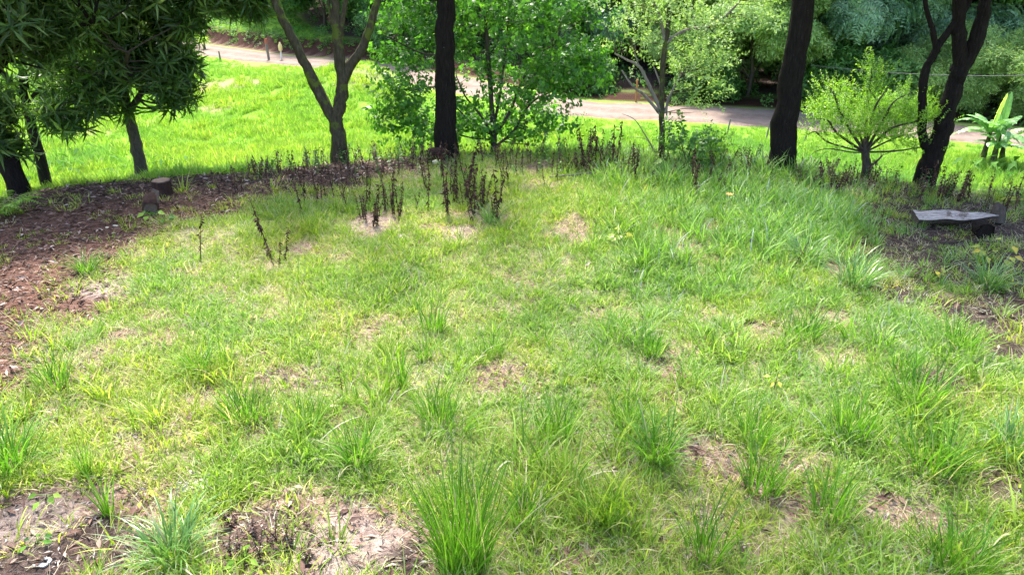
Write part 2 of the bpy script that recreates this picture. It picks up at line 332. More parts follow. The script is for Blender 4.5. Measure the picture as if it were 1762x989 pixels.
b = N(nt, 'ShaderNodeBump'); b.inputs['Strength'].default_value = .6; b.inputs['Distance'].default_value = .04; nt.links.new(n2, b.inputs['Height'])
nt.links.new(b.outputs[0], p.inputs['Normal']); nt.links.new(p.outputs[0], out.inputs[0])
tr_ = np.exp(-((np.abs(across) - .45) / .18) ** 2)
road = mk('dirt_road', [(V.reshape(-1, 3), F, np.tile(tr_, na))], m); road['kind'] = 'structure'
# ------------------------------------------------------------------ leaf and blade templates
def frames(axis_, spin):
    """rotation matrices N,3,3 whose third column is axis_"""
    z = axis_ / np.linalg.norm(axis_, axis=1)[:, None]
    ref = np.where(np.abs(z[:, 2:3]) > .95, np.array([[1., 0, 0]]), np.array([[0., 0, 1]]))
    x = np.cross(ref, z); x /= np.linalg.norm(x, axis=1)[:, None]; y = np.cross(z, x)
    c, s = np.cos(spin)[:, None], np.sin(spin)[:, None]
    return np.stack([x * c + y * s, -x * s + y * c, z], -1)
def scatter(tmpl, pos, rot, scale, var=None, mix=.5):
    V, F, a = tmpl; n = len(pos); scale = np.asarray(scale)
    if scale.ndim == 1: scale = scale[:, None]
    W = np.einsum('nij,kj->nki', rot, V) * scale[:, None, :] + pos[:, None, :]
    FF = (F[None] + (np.arange(n) * len(V))[:, None, None]).reshape(-1, F.shape[1])
    vv = np.tile(a, (n, 1)) if var is None else a[None] * (1 - mix) + var[:, None] * mix
    return W.reshape(-1, 3), FF, vv.ravel()
def cat(chs):
    V, F, a, off = [], [], [], 0
    for v, f, c in chs: V.append(v); F.append(f + off); a.append(c); off += len(v)
    return np.concatenate(V), np.concatenate(F), np.concatenate(a)
LEAF = (np.array([(0, 0, 0), (-.5, .42, .05), (0, .5, -.05), (.5, .42, .05), (0, 1, -.18)], float), np.array([(0, 2, 1), (0, 3, 2), (1, 2, 4), (2, 3, 4)]), np.full(5, .5))
def leaves(base, dirs, nrm, L, W, droop=0.0):
    """many leaves at once; dirs along the blade, nrm roughly the upper face"""
    n = len(base); d = dirs / np.linalg.norm(dirs, axis=1)[:, None]
    s = np.cross(d, nrm); s /= (np.linalg.norm(s, axis=1)[:, None] + 1e-9); u = np.cross(s, d)
    L = np.broadcast_to(L, (n,)); W = np.broadcast_to(W, (n,))
    V = LEAF[0][None] * np.stack([W, L, L], -1)[:, None, :]
    W3 = V[..., :1] * s[:, None] + V[..., 1:2] * d[:, None] + V[..., 2:3] * u[:, None]
    W3[:, 4, 2] -= droop * L; W3[:, 1:4, 2] -= droop * L[:, None] * .3
    P = base[:, None] + W3
    F = (LEAF[1][None] + (np.arange(n) * 5)[:, None, None]).reshape(-1, 3)
    return P.reshape(-1, 3), F, np.repeat(RNG.random(n), 5)
def t_rosette(n, L, W, r=RNG):
    """whorl of long leaves round a shoot tip pointing +Z (mango)"""
    az = np.arange(n) * 2.4 + r.random(n); el = np.linspace(1.15, -.55, n) + r.normal(0, .15, n)
    d = np.stack([np.cos(az) * np.cos(el), np.sin(az) * np.cos(el), np.sin(el)], 1)
    return leaves(np.stack([0 * az, 0 * az, np.linspace(.05, -.12, n)], 1), d, np.tile([0, 0, 1.], (n, 1)) + d * .01, L * r.uniform(.75, 1.1, n), W * r.uniform(.8, 1.1, n), .25)
def t_spray(n, length, L, W, wide=.6, r=RNG):
    """leafy shoot along +Z with alternate leaves"""
    t = np.linspace(.1, 1, n) * length; sd = np.where(np.arange(n) % 2, 1, -1) * 1.0
    az = r.normal(0, .7, n) + (sd < 0) * math.pi
    d = np.stack([np.cos(az), np.sin(az), np.full(n, wide)], 1) + r.normal(0, .25, (n, 3))
    return leaves(np.stack([r.normal(0, .01, n), r.normal(0, .01, n), t], 1), d, r.normal(0, .4, (n, 3)) + [0, 0, 1], L * r.uniform(.6, 1.15, n), W * r.uniform(.7, 1.1, n), .1)
def t_clump(n, rad, L, W, flat=.5, r=RNG):
    """loose rounded clump of leaves, upper faces outward"""
    d = r.normal(0, 1, (n, 3)); d /= np.linalg.norm(d, axis=1)[:, None]
    p = d * (rad * r.random(n)[:, None] ** .45) * [1, 1, flat]
    dd = d * [1, 1, .3] + r.normal(0, .4, (n, 3))
    return leaves(p, dd, d * .4 + [0, 0, 1] + r.normal(0, .3, (n, 3)), L * r.uniform(.6, 1.2, n), W * r.uniform(.7, 1.1, n), .15)
def t_frond(pairs, length, L, W, nf=5, r=RNG):
    """umbrella of drooping pinnate fronds round +Z"""
    ch = []
    for k in range(nf):
        az = k * 6.283 / nf + r.normal(0, .2); dz = r.uniform(.1, .5)
        t = np.repeat(np.linspace(.12, 1, pairs), 2); h = np.array([math.cos(az), math.sin(az), 0]); sd = np.array([-math.sin(az), math.cos(az), 0])
        p = h[None] * (t * length)[:, None] + np.array([0, 0, 1.])[None] * ((dz * t - .75 * t * t) * length)[:, None]
        s = np.where(np.arange(2 * pairs) % 2, 1, -1)[:, None]
        ch.append(leaves(p, sd[None] * s + h[None] * .45 + r.normal(0, .08, (2 * pairs, 3)), np.tile([0, 0, 1.], (2 * pairs, 1)), L * (1 - .4 * np.abs(t - .5)), W, .12))
    return cat(ch)
def blades(n, rad, h0, h1, w, lean, curve, segs=3, r=RNG, dry=.08, tip=.15):
    """n grass blades rooted in a disc of radius rad"""
    az = r.uniform(0, 6.283, n); rr = rad * np.sqrt(r.random(n)); bx, by = rr * np.cos(az), rr * np.sin(az)
    out = az + r.normal(0, .9, n); H = r.uniform(h0, h1, n); ln = np.abs(r.normal(0, lean, n)) + rr / (rad + 1e-6) * lean * .6; cu = r.uniform(.3, 1.2, n) * curve
    w = w * r.uniform(.7, 1.25, n); t = np.linspace(0, 1, segs + 1)
    ang = ln[:, None] + cu[:, None] * t[None] ** 1.4                                   # angle from vertical along the blade
    dl = H[:, None] / segs; rad_ = np.concatenate([np.zeros((n, 1)), np.cumsum(np.sin(ang[:, :-1]) * dl, 1)], 1); z = np.concatenate([np.zeros((n, 1)), np.cumsum(np.cos(ang[:, :-1]) * dl, 1)], 1)
    cx = bx[:, None] + rad_ * np.cos(out)[:, None]; cyy = by[:, None] + rad_ * np.sin(out)[:, None]
    fa = out + math.pi / 2 + r.normal(0, .5, n); wid = w[:, None] * (1 - t[None] ** 2 * (1 - tip)) / 2
    Lf = np.stack([cx + np.cos(fa)[:, None] * wid, cyy + np.sin(fa)[:, None] * wid, z], -1); Rt = np.stack([cx - np.cos(fa)[:, None] * wid, cyy - np.sin(fa)[:, None] * wid, z], -1)
    V = np.stack([Lf, Rt], 2).reshape(n, -1, 3)[:, :2 * segs + 1].copy(); V[:, -1] = np.stack([cx[:, -1], cyy[:, -1], z[:, -1]], -1)
    f = []
    for i in range(segs - 1): a = 2 * i; f += [(a, a + 1, a + 3), (a, a + 3, a + 2)]
    a = 2 * (segs - 1); f.append((a, a + 1, a + 2)); f = np.array(f)
    FF = (f[None] + (np.arange(n) * (2 * segs + 1))[:, None, None]).reshape(-1, 3)
    v = np.where(r.random(n) < dry, r.uniform(.9, 1, n), r.uniform(.1, .85, n))
    return V.reshape(-1, 3), FF, np.repeat(v, 2 * segs + 1)
def tube(P, Rr, n=8, rough=0.0, seed=1):
    """tapered tube along polyline P with radii Rr; returns V, F(quads)"""
    P = np.asarray(P, float); Rr = np.asarray(Rr, float); k = len(P)
    Tn = np.gradient(P, axis=0); Tn /= np.linalg.norm(Tn, axis=1)[:, None] + 1e-9
    up = np.array([0.31, .17, 1.0]) if abs(Tn[0, 2]) < .8 else np.array([1., .2, .1])
    S = np.cross(Tn, up); S /= np.linalg.norm(S, axis=1)[:, None]; U = np.cross(S, Tn)
    a = np.arange(n) * 2 * math.pi / n
    rr = Rr[:, None] * np.ones(n)[None]
    if rough: rr = rr * (1 + rough * vnoise(np.cumsum(np.ones((k, n)), 0) * .7, np.tile(a * 3, (k, 1)), 1.0, seed))
    V = P[:, None] + S[:, None] * (np.cos(a)[None] * rr)[..., None] + U[:, None] * (np.sin(a)[None] * rr)[..., None]
    idx = np.arange(k * n).reshape(k, n); nx_ = np.roll(idx, -1, 1)
    F = np.stack([idx[:-1], nx_[:-1], nx_[1:], idx[1:]], -1).reshape(-1, 4)
    V = V.reshape(-1, 3); e = (k - 1) * n
    c0 = np.array([((i + 1) % n, i, n) for i in range(n)]); c1 = np.array([(i, (i + 1) % n, n) for i in range(n)])
    return [(V, F), (np.concatenate([V[:n], P[:1]]), c0), (np.concatenate([V[e:], P[-1:]]), c1)]
def curve(pts, n=6):
    return _smooth(np.asarray(pts, float), n)
# ------------------------------------------------------------------ grass, instanced over the ground (uncountable)
def scatter_stuff(name, label, cat_, variants, P, rotz, scl, tint, tilt=.12):
    """variants: mesh objects kept in a collection of their own, picked per point by geometry nodes"""
    col = bpy.data.collections.new(name + ' variants')
    for v in variants: col.objects.link(v)
    n = len(P); me = bpy.data.meshes.new(name); me.vertices.add(n); me.vertices.foreach_set('co', P.astype(np.float32).ravel())
    def at_(nm, ty, arr, key='value'): a = me.attributes.new(nm, ty, 'POINT'); a.data.foreach_set(key, arr)
    at_('vid', 'INT', RNG.integers(0, len(variants), n).astype(np.int32))
    at_('rot', 'FLOAT_VECTOR', np.stack([RNG.normal(0, tilt, n), RNG.normal(0, tilt, n), rotz], 1).astype(np.float32).ravel(), 'vector')
    at_('scl', 'FLOAT', scl.astype(np.float32)); at_('tint', 'FLOAT', np.clip(tint, 0, 1).astype(np.float32))
    o = link(bpy.data.objects.new(name, me)); tag(o, label, cat_, None, 'stuff')
    ng = bpy.data.node_groups.new(name, 'GeometryNodeTree')
    ng.interface.new_socket('Geometry', in_out='INPUT', socket_type='NodeSocketGeometry'); ng.interface.new_socket('Geometry', in_out='OUTPUT', socket_type='NodeSocketGeometry')
    gi, go = ng.nodes.new('NodeGroupInput'), ng.nodes.new('NodeGroupOutput'); ip = ng.nodes.new('GeometryNodeInstanceOnPoints'); ci = ng.nodes.new('GeometryNodeCollectionInfo')
    ci.inputs['Collection'].default_value = col; ci.inputs['Separate Children'].default_value = True; ci.inputs['Reset Children'].default_value = True
    def na_(nm, ty): q = ng.nodes.new('GeometryNodeInputNamedAttribute'); q.data_type = ty; q.inputs['Name'].default_value = nm; return q.outputs[0]
    L = ng.links.new; L(gi.outputs[0], ip.inputs['Points']); L(ci.outputs[0], ip.inputs['Instance']); ip.inputs['Pick Instance'].default_value = True
    L(na_('vid', 'INT'), ip.inputs['Instance Index'])
    L(na_('rot', 'FLOAT_VECTOR'), ip.inputs['Rotation']); L(na_('scl', 'FLOAT'), ip.inputs['Scale']); L(ip.outputs[0], go.inputs[0])
    o.modifiers.new('scatter', 'NODES').node_group = ng
    return o
def in_view(x, y, z, mx=.06, my=.10):
    zz = z - CAMZ; f = y * CP - zz * SP; up_ = y * SP + zz * CP
    u = x / np.maximum(f, .1) * FPX / (W0 / 2); v = up_ / np.maximum(f, .1) * FPX / (H0 / 2)
    return (f > .5) & (np.abs(u) < 1 + mx) & (np.abs(v) < 1 + my)
# short turf on the terrace
nP = 64000
x = RNG.uniform(-10.5, 10.5, nP); y = RNG.uniform(2.6, 15.2, nP)
keep = RNG.random(nP) < 1.25 - .035 * y; x, y = x[keep], y[keep]
dc = y - np.interp(x, CREST[:, 0], CREST[:, 1]); z = height(x, y)
bare, dark, pale = zones(x, y); br = brown_edge(x, y)
patch = .5 + .5 * vnoise(x, y, .55, 41) + .35 * vnoise(x, y, .22, 42)
ysc = 1 - .35 * sstep(-1, -4, x) * (1 - sstep(6, 9, y)) * 0
dens = np.clip(.36 + .78 * patch, .12, 1) * (1 - .94 * bare) * (1 - .92 * dark) * (1 - .965 * br) * (1 - .9 * pale)
dens *= 1 - .35 * sstep(11.5, 13, y)
keep = (RNG.random(len(x)) < dens) & (dc < .9) & in_view(x, y, z, .12, .2); x, y, z = x[keep], y[keep], z[keep]; patch = patch[keep]; bd = np.maximum(np.maximum(bare, dark), br)[keep]
tint = .57 + .20 * vnoise(x, y, 1.4, 43) + .10 * vnoise(x, y, .35, 44) - .28 * sstep(-1, 3.5, x) * sstep(4.5, 7, y) + .12 * (1 - sstep(-5, -1, x + .3 * y)) + .25 * (patch < .35) + .3 * bd + .1 * RNG.normal(0, 1, len(x)) + .12 * sstep(9.5, 12, y) * sstep(-2, 1, x)
tall = .75 + .45 * np.clip(.5 + .6 * vnoise(x, y, .9, 45), 0, 1) + .45 * sstep(9, 12, y) * sstep(0, 2.5, x)
vars_ = [mk('turf_patch', [blades(50, .13, .025, .105, .0068, .55, 1.3, 4, dry=.07)], M['turf'], lnk=False) for _ in range(5)] + [mk('turf_patch', [blades(24, .11, .05, .19, .0085, .5, 1.5, 5, dry=.09)], M['turf'], lnk=False) for _ in range(4)] + \
        [mk('turf_patch', [blades(44, .13, .04, .10, .005, .9, 1.1, 3, dry=.75)], M['turf'], lnk=False)]
print('turf', len(x))
scatter_stuff('grass', 'short uneven green and straw coloured grass covering the shaded knoll', 'grass', vars_, np.stack([x, y, z - .005], 1), RNG.uniform(0, 6.28, len(x)), tall * RNG.uniform(.75, 1.25, len(x)), tint)
# dry thatch: bleached dead blades lying flat between the living ones
nP = 7000; tx = RNG.uniform(-10.5, 10.5, nP); ty = RNG.uniform(2.6, 15.2, nP); tz = height(tx, ty); tb, td, tp = zones(tx, ty)
keep = (RNG.random(nP) < .75 - .3 * td) & (ty - np.interp(tx, CREST[:, 0], CREST[:, 1]) < .8) & (brown_edge(tx, ty) < .6) & in_view(tx, ty, tz, .12, .2); tx, ty, tz = tx[keep], ty[keep], tz[keep]
vars_ = [mk('thatch_patch', [blades(26, .16, .06, .17, .0055, 1.25, .5, 3, dry=1.0)], M['turf'], lnk=False) for _ in range(5)]
print('thatch', len(tx))
scatter_stuff('dry_grass', 'bleached dead grass blades lying flat on the soil', 'dry grass', vars_, np.stack([tx, ty, tz + .004], 1), RNG.uniform(0, 6.28, len(tx)), RNG.uniform(.6, 1.3, len(tx)), RNG.uniform(.3, .75, len(tx)), .05)
# knee-high rank grass between: small tufts too many to count
nP = 19000
x = RNG.uniform(-10, 10.5, nP); y = RNG.uniform(3, 14.8, nP); z = height(x, y); dc = y - np.interp(x, CREST[:, 0], CREST[:, 1])
bare, dark, pale = zones(x, y); br = brown_edge(x, y)
dens = (.07 + .12 * sstep(-1, 2, x) + .85 * np.clip(vnoise(x, y, .8, 51), 0, 1) ** 1.2 + .75 * sstep(7, 9.5, y) * sstep(0, 2.5, x) * (1 - sstep(5, 6.5, x))) * (1 - .92 * bare) * (1 - .86 * dark) * (1 - .95 * br)
keep = (RNG.random(nP) < dens) & (dc < .9) & in_view(x, y, z, .12, .2); x, y, z = x[keep], y[keep], z[keep]
tint = .6 + .22 * vnoise(x, y, 1.4, 43) - .55 * sstep(-1, 3, x) * sstep(5, 8, y) + .1 * RNG.normal(0, 1, len(x))
vars_ = [mk('rank_tuft', [blades(28, .09, .10, .36, .0105, .42, 1.2, 5, dry=.06)], M['turf'], lnk=False) for _ in range(6)]
print('rank', len(x))
scatter_stuff('tall_grass', 'loose ankle-high grass tufts rising out of the short turf', 'grass', vars_, np.stack([x, y, z - .005], 1), RNG.uniform(0, 6.28, len(x)), RNG.uniform(.35, 1.0, len(x)) ** 1.0 * np.where(RNG.random(len(x)) < .18, 1.5, 1) * (.8 + .35 * (y < 7) + .45 * sstep(7.5, 9.5, y) * sstep(0, 2.5, x) * (1 - sstep(5, 6.5, x))), tint)
# lush grass of the lower field
nP = 60000
t_ = RNG.random(nP); y = 12 + 75 * t_ ** 1.35; x = RNG.uniform(-1, 1, nP) * (4 + y * .78)
z = height(x, y); dc = y - np.interp(x, CREST[:, 0], CREST[:, 1]); rd = road_dist(x, y)
lm = 1 - sstep(-12, 2, x)
dens = np.where(rd < 0, (1 - sstep(-3.3, -2.7, rd)), sstep(3.6, 4.4, rd + .4 * vnoise(x, y, 2, 61)) * (1 - sstep(-1, 1.5, rd - EDGE(x))) * (.3 + .7 * lm))
dens = dens * (1 - .82 * blobs(x, y, FIELD_BARE)) * (.55 + .45 * sstep(-.5, .3, vnoise(x, y, 2.2, 62)))
keep = (RNG.random(nP) < dens) & (dc > .4) & in_view(x, y, z, .08, .1); x, y, z = x[keep], y[keep], z[keep]
tint = .55 + .26 * vnoise(x, y, 5, 63) + .24 * vnoise(x, y, 1.6, 64) + .2 * blobs(x, y, FIELD_BARE) + .06 * RNG.normal(0, 1, len(x)) - .18 * sstep(2, 10, x) - .2 * (road_dist(x, y) > 0)
vars_ = [mk('field_patch', [blades(70, .32, .15, .42, .022, .30, .9, 3, dry=.05)], M['field'], lnk=False) for _ in range(5)] + [mk('field_patch', [blades(36, .2, .30, .70, .026, .28, 1.0, 4, dry=.12)], M['field'], lnk=False) for _ in range(2)]
print('field', len(x))
scatter_stuff('field_grass', 'bright sunlit yellow green grass of the lower field down to the road', 'grass', vars_, np.stack([x, y, z - .01], 1), RNG.uniform(0, 6.28, len(x)), RNG.uniform(.7, 1.15, len(x)) * (.45 + .55 * sstep(10, 25, y)) * (1 - .5 * sstep(-9, -3.5, rd[keep])), tint, .1)
# ------------------------------------------------------------------ dead leaf litter
def litter(name, label, n, fn, mat, L0, L1):
    x = RNG.uniform(-10.5, 10.5, n); y = RNG.uniform(3, 14.8, n); z = height(x, y)
    keep = (RNG.random(n) < fn(x, y)) & (y - np.interp(x, CREST[:, 0], CREST[:, 1]) < .6) & in_view(x, y, z, .1, .15); x, y, z = x[keep], y[keep], z[keep]; n = len(x)
    az = RNG.uniform(0, 6.28, n); d = np.stack([np.cos(az), np.sin(az), RNG.normal(.1, .25, n)], 1)
    L = RNG.uniform(L0, L1, n)
    V, F, a = leaves(np.stack([x, y, z + RNG.uniform(.006, .03, n)], 1), d, RNG.normal(0, .35, (n, 3)) + [0, 0, 1], L, L * RNG.uniform(.16, .36, n), -.05)
    print(name, n)
    o = mk(name, [(V, F, a)], mat); tag(o, label, 'leaf litter', None, 'stuff')
litter('leaf_litter', 'brown and reddish fallen leaves strewn under the mango trees', 90000, lambda x, y: brown_edge(x, y) * .85 + .25 * zones(x, y)[0] * (y < 8) + .03, M['litter'], .04, .13)
litter('fallen_leaves', 'dark and greyish fallen leaves on bare ground round the cut log and low corner', 120000, lambda x, y: np.maximum(zones(x, y)[1] * .45, .0) + zones(x, y)[0] * (y < 6.5) * .9 + .012, M['litter_grey'], .018, .06)
# ------------------------------------------------------------------ individual tall tufts
def tuft_mesh(kind):
    r = RNG
    if kind == 'giant': ch = [blades(250, .22, .65, 1.30, .0125, .20, .55, 7, dry=.04), blades(60, .24, .2, .5, .011, .6, 1.2, 5, dry=.35)]
    elif kind == 'upright': ch = [blades(95, .15, .22, .66, .010, .28, .65, 6, dry=.03), blades(60, .24, .10, .3, .009, .8, 1.2, 4, dry=.4)]
    elif kind == 'wide': ch = [blades(150, .20, .22, .55, .011, .35, .8, 6, dry=.05), blades(80, .34, .1, .28, .010, .8, 1.2, 4, dry=.35)]
    elif kind == 'arching': ch = [blades(130, .13, .30, .62, .012, .42, 1.6, 7, dry=.03), blades(40, .15, .15, .3, .010, .9, 1.2, 4, dry=.3)]
    elif kind == 'slender': ch = [blades(34, .05, .30, .75, .011, .15, .6, 6, dry=.04), blades(16, .08, .1, .3, .009, .6, 1.2, 4, dry=.3)]
    elif kind == 'dry': ch = [blades(90, .13, .25, .60, .011, .30, 1.0, 6, dry=.10), blades(45, .14, .2, .45, .012, .9, 1.5, 5, dry=.95)]
    return ch
TM = {}
TUFTS = [  # px, py of the base, size, kind, blue?, label
 (800, 975, .86, 'giant', 0, 'tallest and densest green grass tuft at the lower edge beside the pale bare litter'),
 (425, 722, 1.0, 'wide', 0, 'wide bright tuft of broad grass with dark shaded base, uphill of the white flake'),
 (530, 728, .75, 'upright', 0, 'small upright tuft growing just beside the wide bright broad tuft'),
 (752, 728, .9, 'upright', 0, 'rounded fan-shaped tuft with a straw coloured dry base, alone in short turf'),
 (745, 570, 1.0, 'upright', 0, 'dense dark green upright tuft standing in the middle of the clearing'),
 (952, 755, .85, 'upright', 0, 'tuft with a brown flattened skirt, next to the twin green swathe mid clearing'),
 (1128, 792, 1.0, 'arching', 0, 'spreading tuft with arching whitish blades over a brown base, near centre of slope'),
 (1310, 842, .95, 'upright', 0, 'upright tuft with a nearly black base beside a bare pink soil patch'),
 (1300, 760, .9, 'upright', 0, 'slim green tuft directly uphill of the black-based tuft'),
 (1595, 808, 1.2, 'wide', 0, 'large dense bushy tuft in the lower corner below the log side'),
 (1575, 690, 1.2, 'wide', 0, 'large dark tuft with blades leaning both ways and shaded soil under it'),
 (1468, 755, 1.0, 'upright', 0, 'fresh green tuft between the large dark tuft and the slim green tuft'),
 (1430, 890, 1.05, 'upright', 0, 'broad bright tuft just downhill of bare pink soil'),
 (618, 800, .95, 'dry', 0, 'tuft mixed with many bleached dry blades, left of the tallest tuft'),
 (95, 668, .8, 'upright', 0, 'small bright tuft near the brown leaf floor edge on the far side'),
 (18, 815, 1.1, 'arching', 0, 'tall arching tuft cut by the picture edge above the dark litter corner'),
 (188, 885, .8, 'slender', 0, 'slender tuft of few blades at the border of the dark litter'),
 (300, 965, 1.0, 'arching', 1, 'pale arching fountain-like tuft between two patches of dark litter'),
 (690, 668, .9, 'slender', 0, 'few long blades leaning to one side in pale trampled turf'),
 (850, 610, .6, 'upright', 0, 'low tuft on the slope downhill of the dense dark green upright one'),
 (1385, 450, 1.0, 'arching', 1, 'bluish arching tuft near a lone withered weed'),
 (1468, 492, 1.15, 'arching', 1, 'big bluish tuft flopping sideways onto dark soil'),
 (1700, 495, 1.0, 'arching', 1, 'loose tuft on black litter below the cut log'),
 (1150, 318, 1.2, 'arching', 1, 'pale bluish tuft standing among withered weeds at the crest'),
 (1380, 580, .9, 'wide', 0, 'soft rounded green tuft below the bluish flopping tuft'),
 (1120, 610, .8, 'wide', 0, 'low lush tuft in the densest turf of the clearing'),
 (1645, 600, .9, 'wide', 0, 'lush tuft at the border of the dark bare soil'),
 (1215, 960, 1.0, 'upright', 0, 'bright tuft at the lower edge, downhill of the spreading whitish tuft'),
 (1650, 975, 1.05, 'wide', 0, 'tuft with long leaning blades in the lowest corner'),
 (1040, 900, .8, 'upright', 0, 'light green tuft close to the tallest tuft, on its sunny side'),
 (150, 820, .8, 'slender', 0, 'thin light tuft just above the dark litter corner'),
 (345, 640, .7, 'arching', 0, 'small tuft uphill of the wide bright broad tuft'),
 (845, 385, .9, 'arching', 1, 'pale tuft in front of the dense stand of withered weeds'),
 (730, 620, .6, 'dry', 0, 'tiny half dry tuft beside the pale trampled turf'),
 (1555, 640, .8, 'upright', 0, 'upright tuft touching the uphill side of the large dark tuft'),
 (900, 905, .8, 'dry', 0, 'yellowing tuft with dry blades right beside the tallest tuft'),
 (1080, 730, .85, 'upright', 0, 'green swathe tuft uphill of the spreading whitish tuft'),
 (150, 468, .7, 'arching', 0, 'lone little tuft growing on the brown leaf floor'),
 (1740, 780, .9, 'arching', 1, 'bluish tuft half out of the picture above the lowest corner'),
]
for px, py, s, kind, blue, lab in TUFTS:
    key = (kind, blue)
    if len(TM.setdefault(key, [])) < 3:
        o = mk('grass_tuft', tuft_mesh(kind), M['tuft_blue' if blue else 'tuft']); TM[key].append(o)
    else:
        o = link(random.choice(TM[key]).copy())
    g = hit(px, py); o.location = (g[0], g[1], g[2] - .01); o.rotation_euler = (0, 0, random.uniform(0, 6.28)); s *= random.uniform(.9, 1.1) * .92; o.scale = (s, s, s)
    tag(o, lab, 'grass tuft', 'individual grass tufts on the clearing')
# ------------------------------------------------------------------ trees
def blob_points(B, r=RNG):
    """B: list of (centre, radii, nsub, nper, spread): leafy clumps gathered in sub-clumps; returns points and outward axes"""
    P, Ax = [], []
    for c, rad, ns, npr, spr in B:
        c = np.asarray(c, float); rad = np.asarray(rad, float) * np.ones(3)
        d = r.normal(0, 1, (ns, 3)); d /= np.linalg.norm(d, axis=1)[:, None]
        sub = c + d * rad * (r.random(ns)[:, None] ** .38)
        p = np.repeat(sub, npr, 0) + r.normal(0, 1, (ns * npr, 3)) * spr * [1, 1, .6]
        P.append(p); Ax.append((p - c) / rad.max())
    return np.concatenate(P), np.concatenate(Ax)
def add_twigs(chs, nodes, pts, n, r0=.012, r=RNG, segs=5):
    nodes = np.asarray(nodes, float)
    if n <= 0 or len(pts) == 0: return
    sel = pts[r.choice(len(pts), min(n, len(pts)), replace=False)]
    for p in sel:
        d = np.linalg.norm(nodes[:, :3] - p, axis=1) + np.maximum(nodes[:, 2] - p[2], 0) * 1.5
        q = nodes[np.argmin(d)]; a, L = q[:3], np.linalg.norm(p - q[:3])
        if L < .05: continue
        mid = (a + p) / 2 + r.normal(0, .10, 3) * L + np.array([0, 0, -.06 * L])
        m2 = a * .25 + mid * .5 + p * .25 + r.normal(0, .03, 3) * L
        rr = min(r0 * (1 + L * 1.1), max(q[3] * .6, r0))
        chs.extend(tube(curve([a, mid * .6 + a * .4, m2 * .6 + p * .4 - 0, p], 2), np.linspace(rr, r0 * .35, 7), segs))
def limb_pts(pts, Y, loc=None):
    """pixel polyline at depth Y (or px,py,Y triples) to world"""
    return np.array([at(q[0], q[1], q[2] if len(q) > 2 else Y) for q in pts])
def tree(name, label, cat_, limbs, B, tmpls, fmat, bmat, scale=1.0, ntw=120, up=.5, group=None, root=None, r=RNG, seg=12, twr=.012, rough=.16, jit=(.75, 1.2), main='trunk', foli='crown', twmat=None, limbm=None):
    """limbs: [(world points, r0, r1)], the first is the trunk. B: foliage blobs. Every part its own mesh."""
    limbs = [(curve(p, 5), a, b) for p, a, b in limbs]
    root = limbs[0][0][0] if root is None else root
    e = empty(name, root, label, cat_, group); nodes = []
    for i, (p, a, b) in enumerate(limbs):
        k = len(p); t = np.linspace(0, 1, k); rad = a + (b - a) * t
        if i == 0: rad = rad + a * .75 * np.exp(-t * 22)
        n = max(6, seg if i == 0 else int(seg * .75))
        pj = p + r.normal(0, .06 * a, p.shape) * (t[:, None] > .02)
        mk(main if i == 0 else 'limb', tube(pj - root, rad, n, rough, i + 3), bmat if i == 0 or not limbm else limbm, e)
        nodes += [(*q, w) for q, w in zip(p[2:], rad[2:])]
    P, Ax = blob_points(B, r)
    tw = []; add_twigs(tw, nodes, P, ntw, twr, r)
    ax = Ax * .8 + np.array([0, 0, up]) + r.normal(0, .35, P.shape)
    which = r.integers(0, len(tmpls), len(P)); ch = []
    for k, tm in enumerate(tmpls):
        m_ = which == k
        if m_.any():
            n = int(m_.sum()); ch.append(scatter(tm, P[m_] - root, frames(ax[m_], r.uniform(0, 6.28, n)), scale * r.uniform(*jit, n), r.random(n), .45))
    if ch: mk(foli, ch + [(c[0] - root, c[1], None, 1) for c in tw], [fmat, twmat or bmat], e)
    return e
T_MANGO = [t_rosette(12, .36, .050) for _ in range(4)]
T_BROAD = [t_spray(9, .38, .135, .095, .5) for _ in range(4)]
T_FINE = [t_spray(16, .34, .062, .032, .8) for _ in range(4)]
T_CLUMP = [t_clump(40, .45, .26, .10, .5) for _ in range(3)]
T_FROND = [t_frond(7, .85, .32, .11, 6) for _ in range(3)]
T_DENSE = [t_clump(42, .48, .26, .14, .6) for _ in range(3)]
T_FEATH = [t_clump(46, .42, .20, .05, .45) for _ in range(3)]
base = lambda px, py, Y, dz=.25: (lambda p: np.array([p[0], p[1], gz(p[0], p[1]) - dz]))(at(px, py, Y))
def hero(name, label, cat_, Y, bpx, trunk, r0, r1, others, blobs_, **k):
    wt = k.pop('wtop', None); wb = k.pop('wblobs', [])
    tp = limb_pts(trunk, Y); b0 = base(*bpx, Y); tp = np.concatenate([[b0], tp])
    if wt: tp = np.concatenate([tp, np.array(wt, float)])
    L = [(tp, r0, r1)] + [(limb_pts(p, Y), a, b) for p, a, b in others]
    mp = Y / 1258 / 1.0 * 1.03
    BB = [(at(px, py, Y + dy), (rx * mp, rx * mp * .9, rz * mp), ns, npr, sp) for px, py, dy, rx, rz, ns, npr, sp in blobs_] + [(np.array(c, float), np.array(rr_, float), a_, b_, s_) for c, rr_, a_, b_, s_ in wb]
    return tree(name, label, cat_, L, BB, k.pop('tm'), k.pop('fm'), k.pop('bm'), **k)
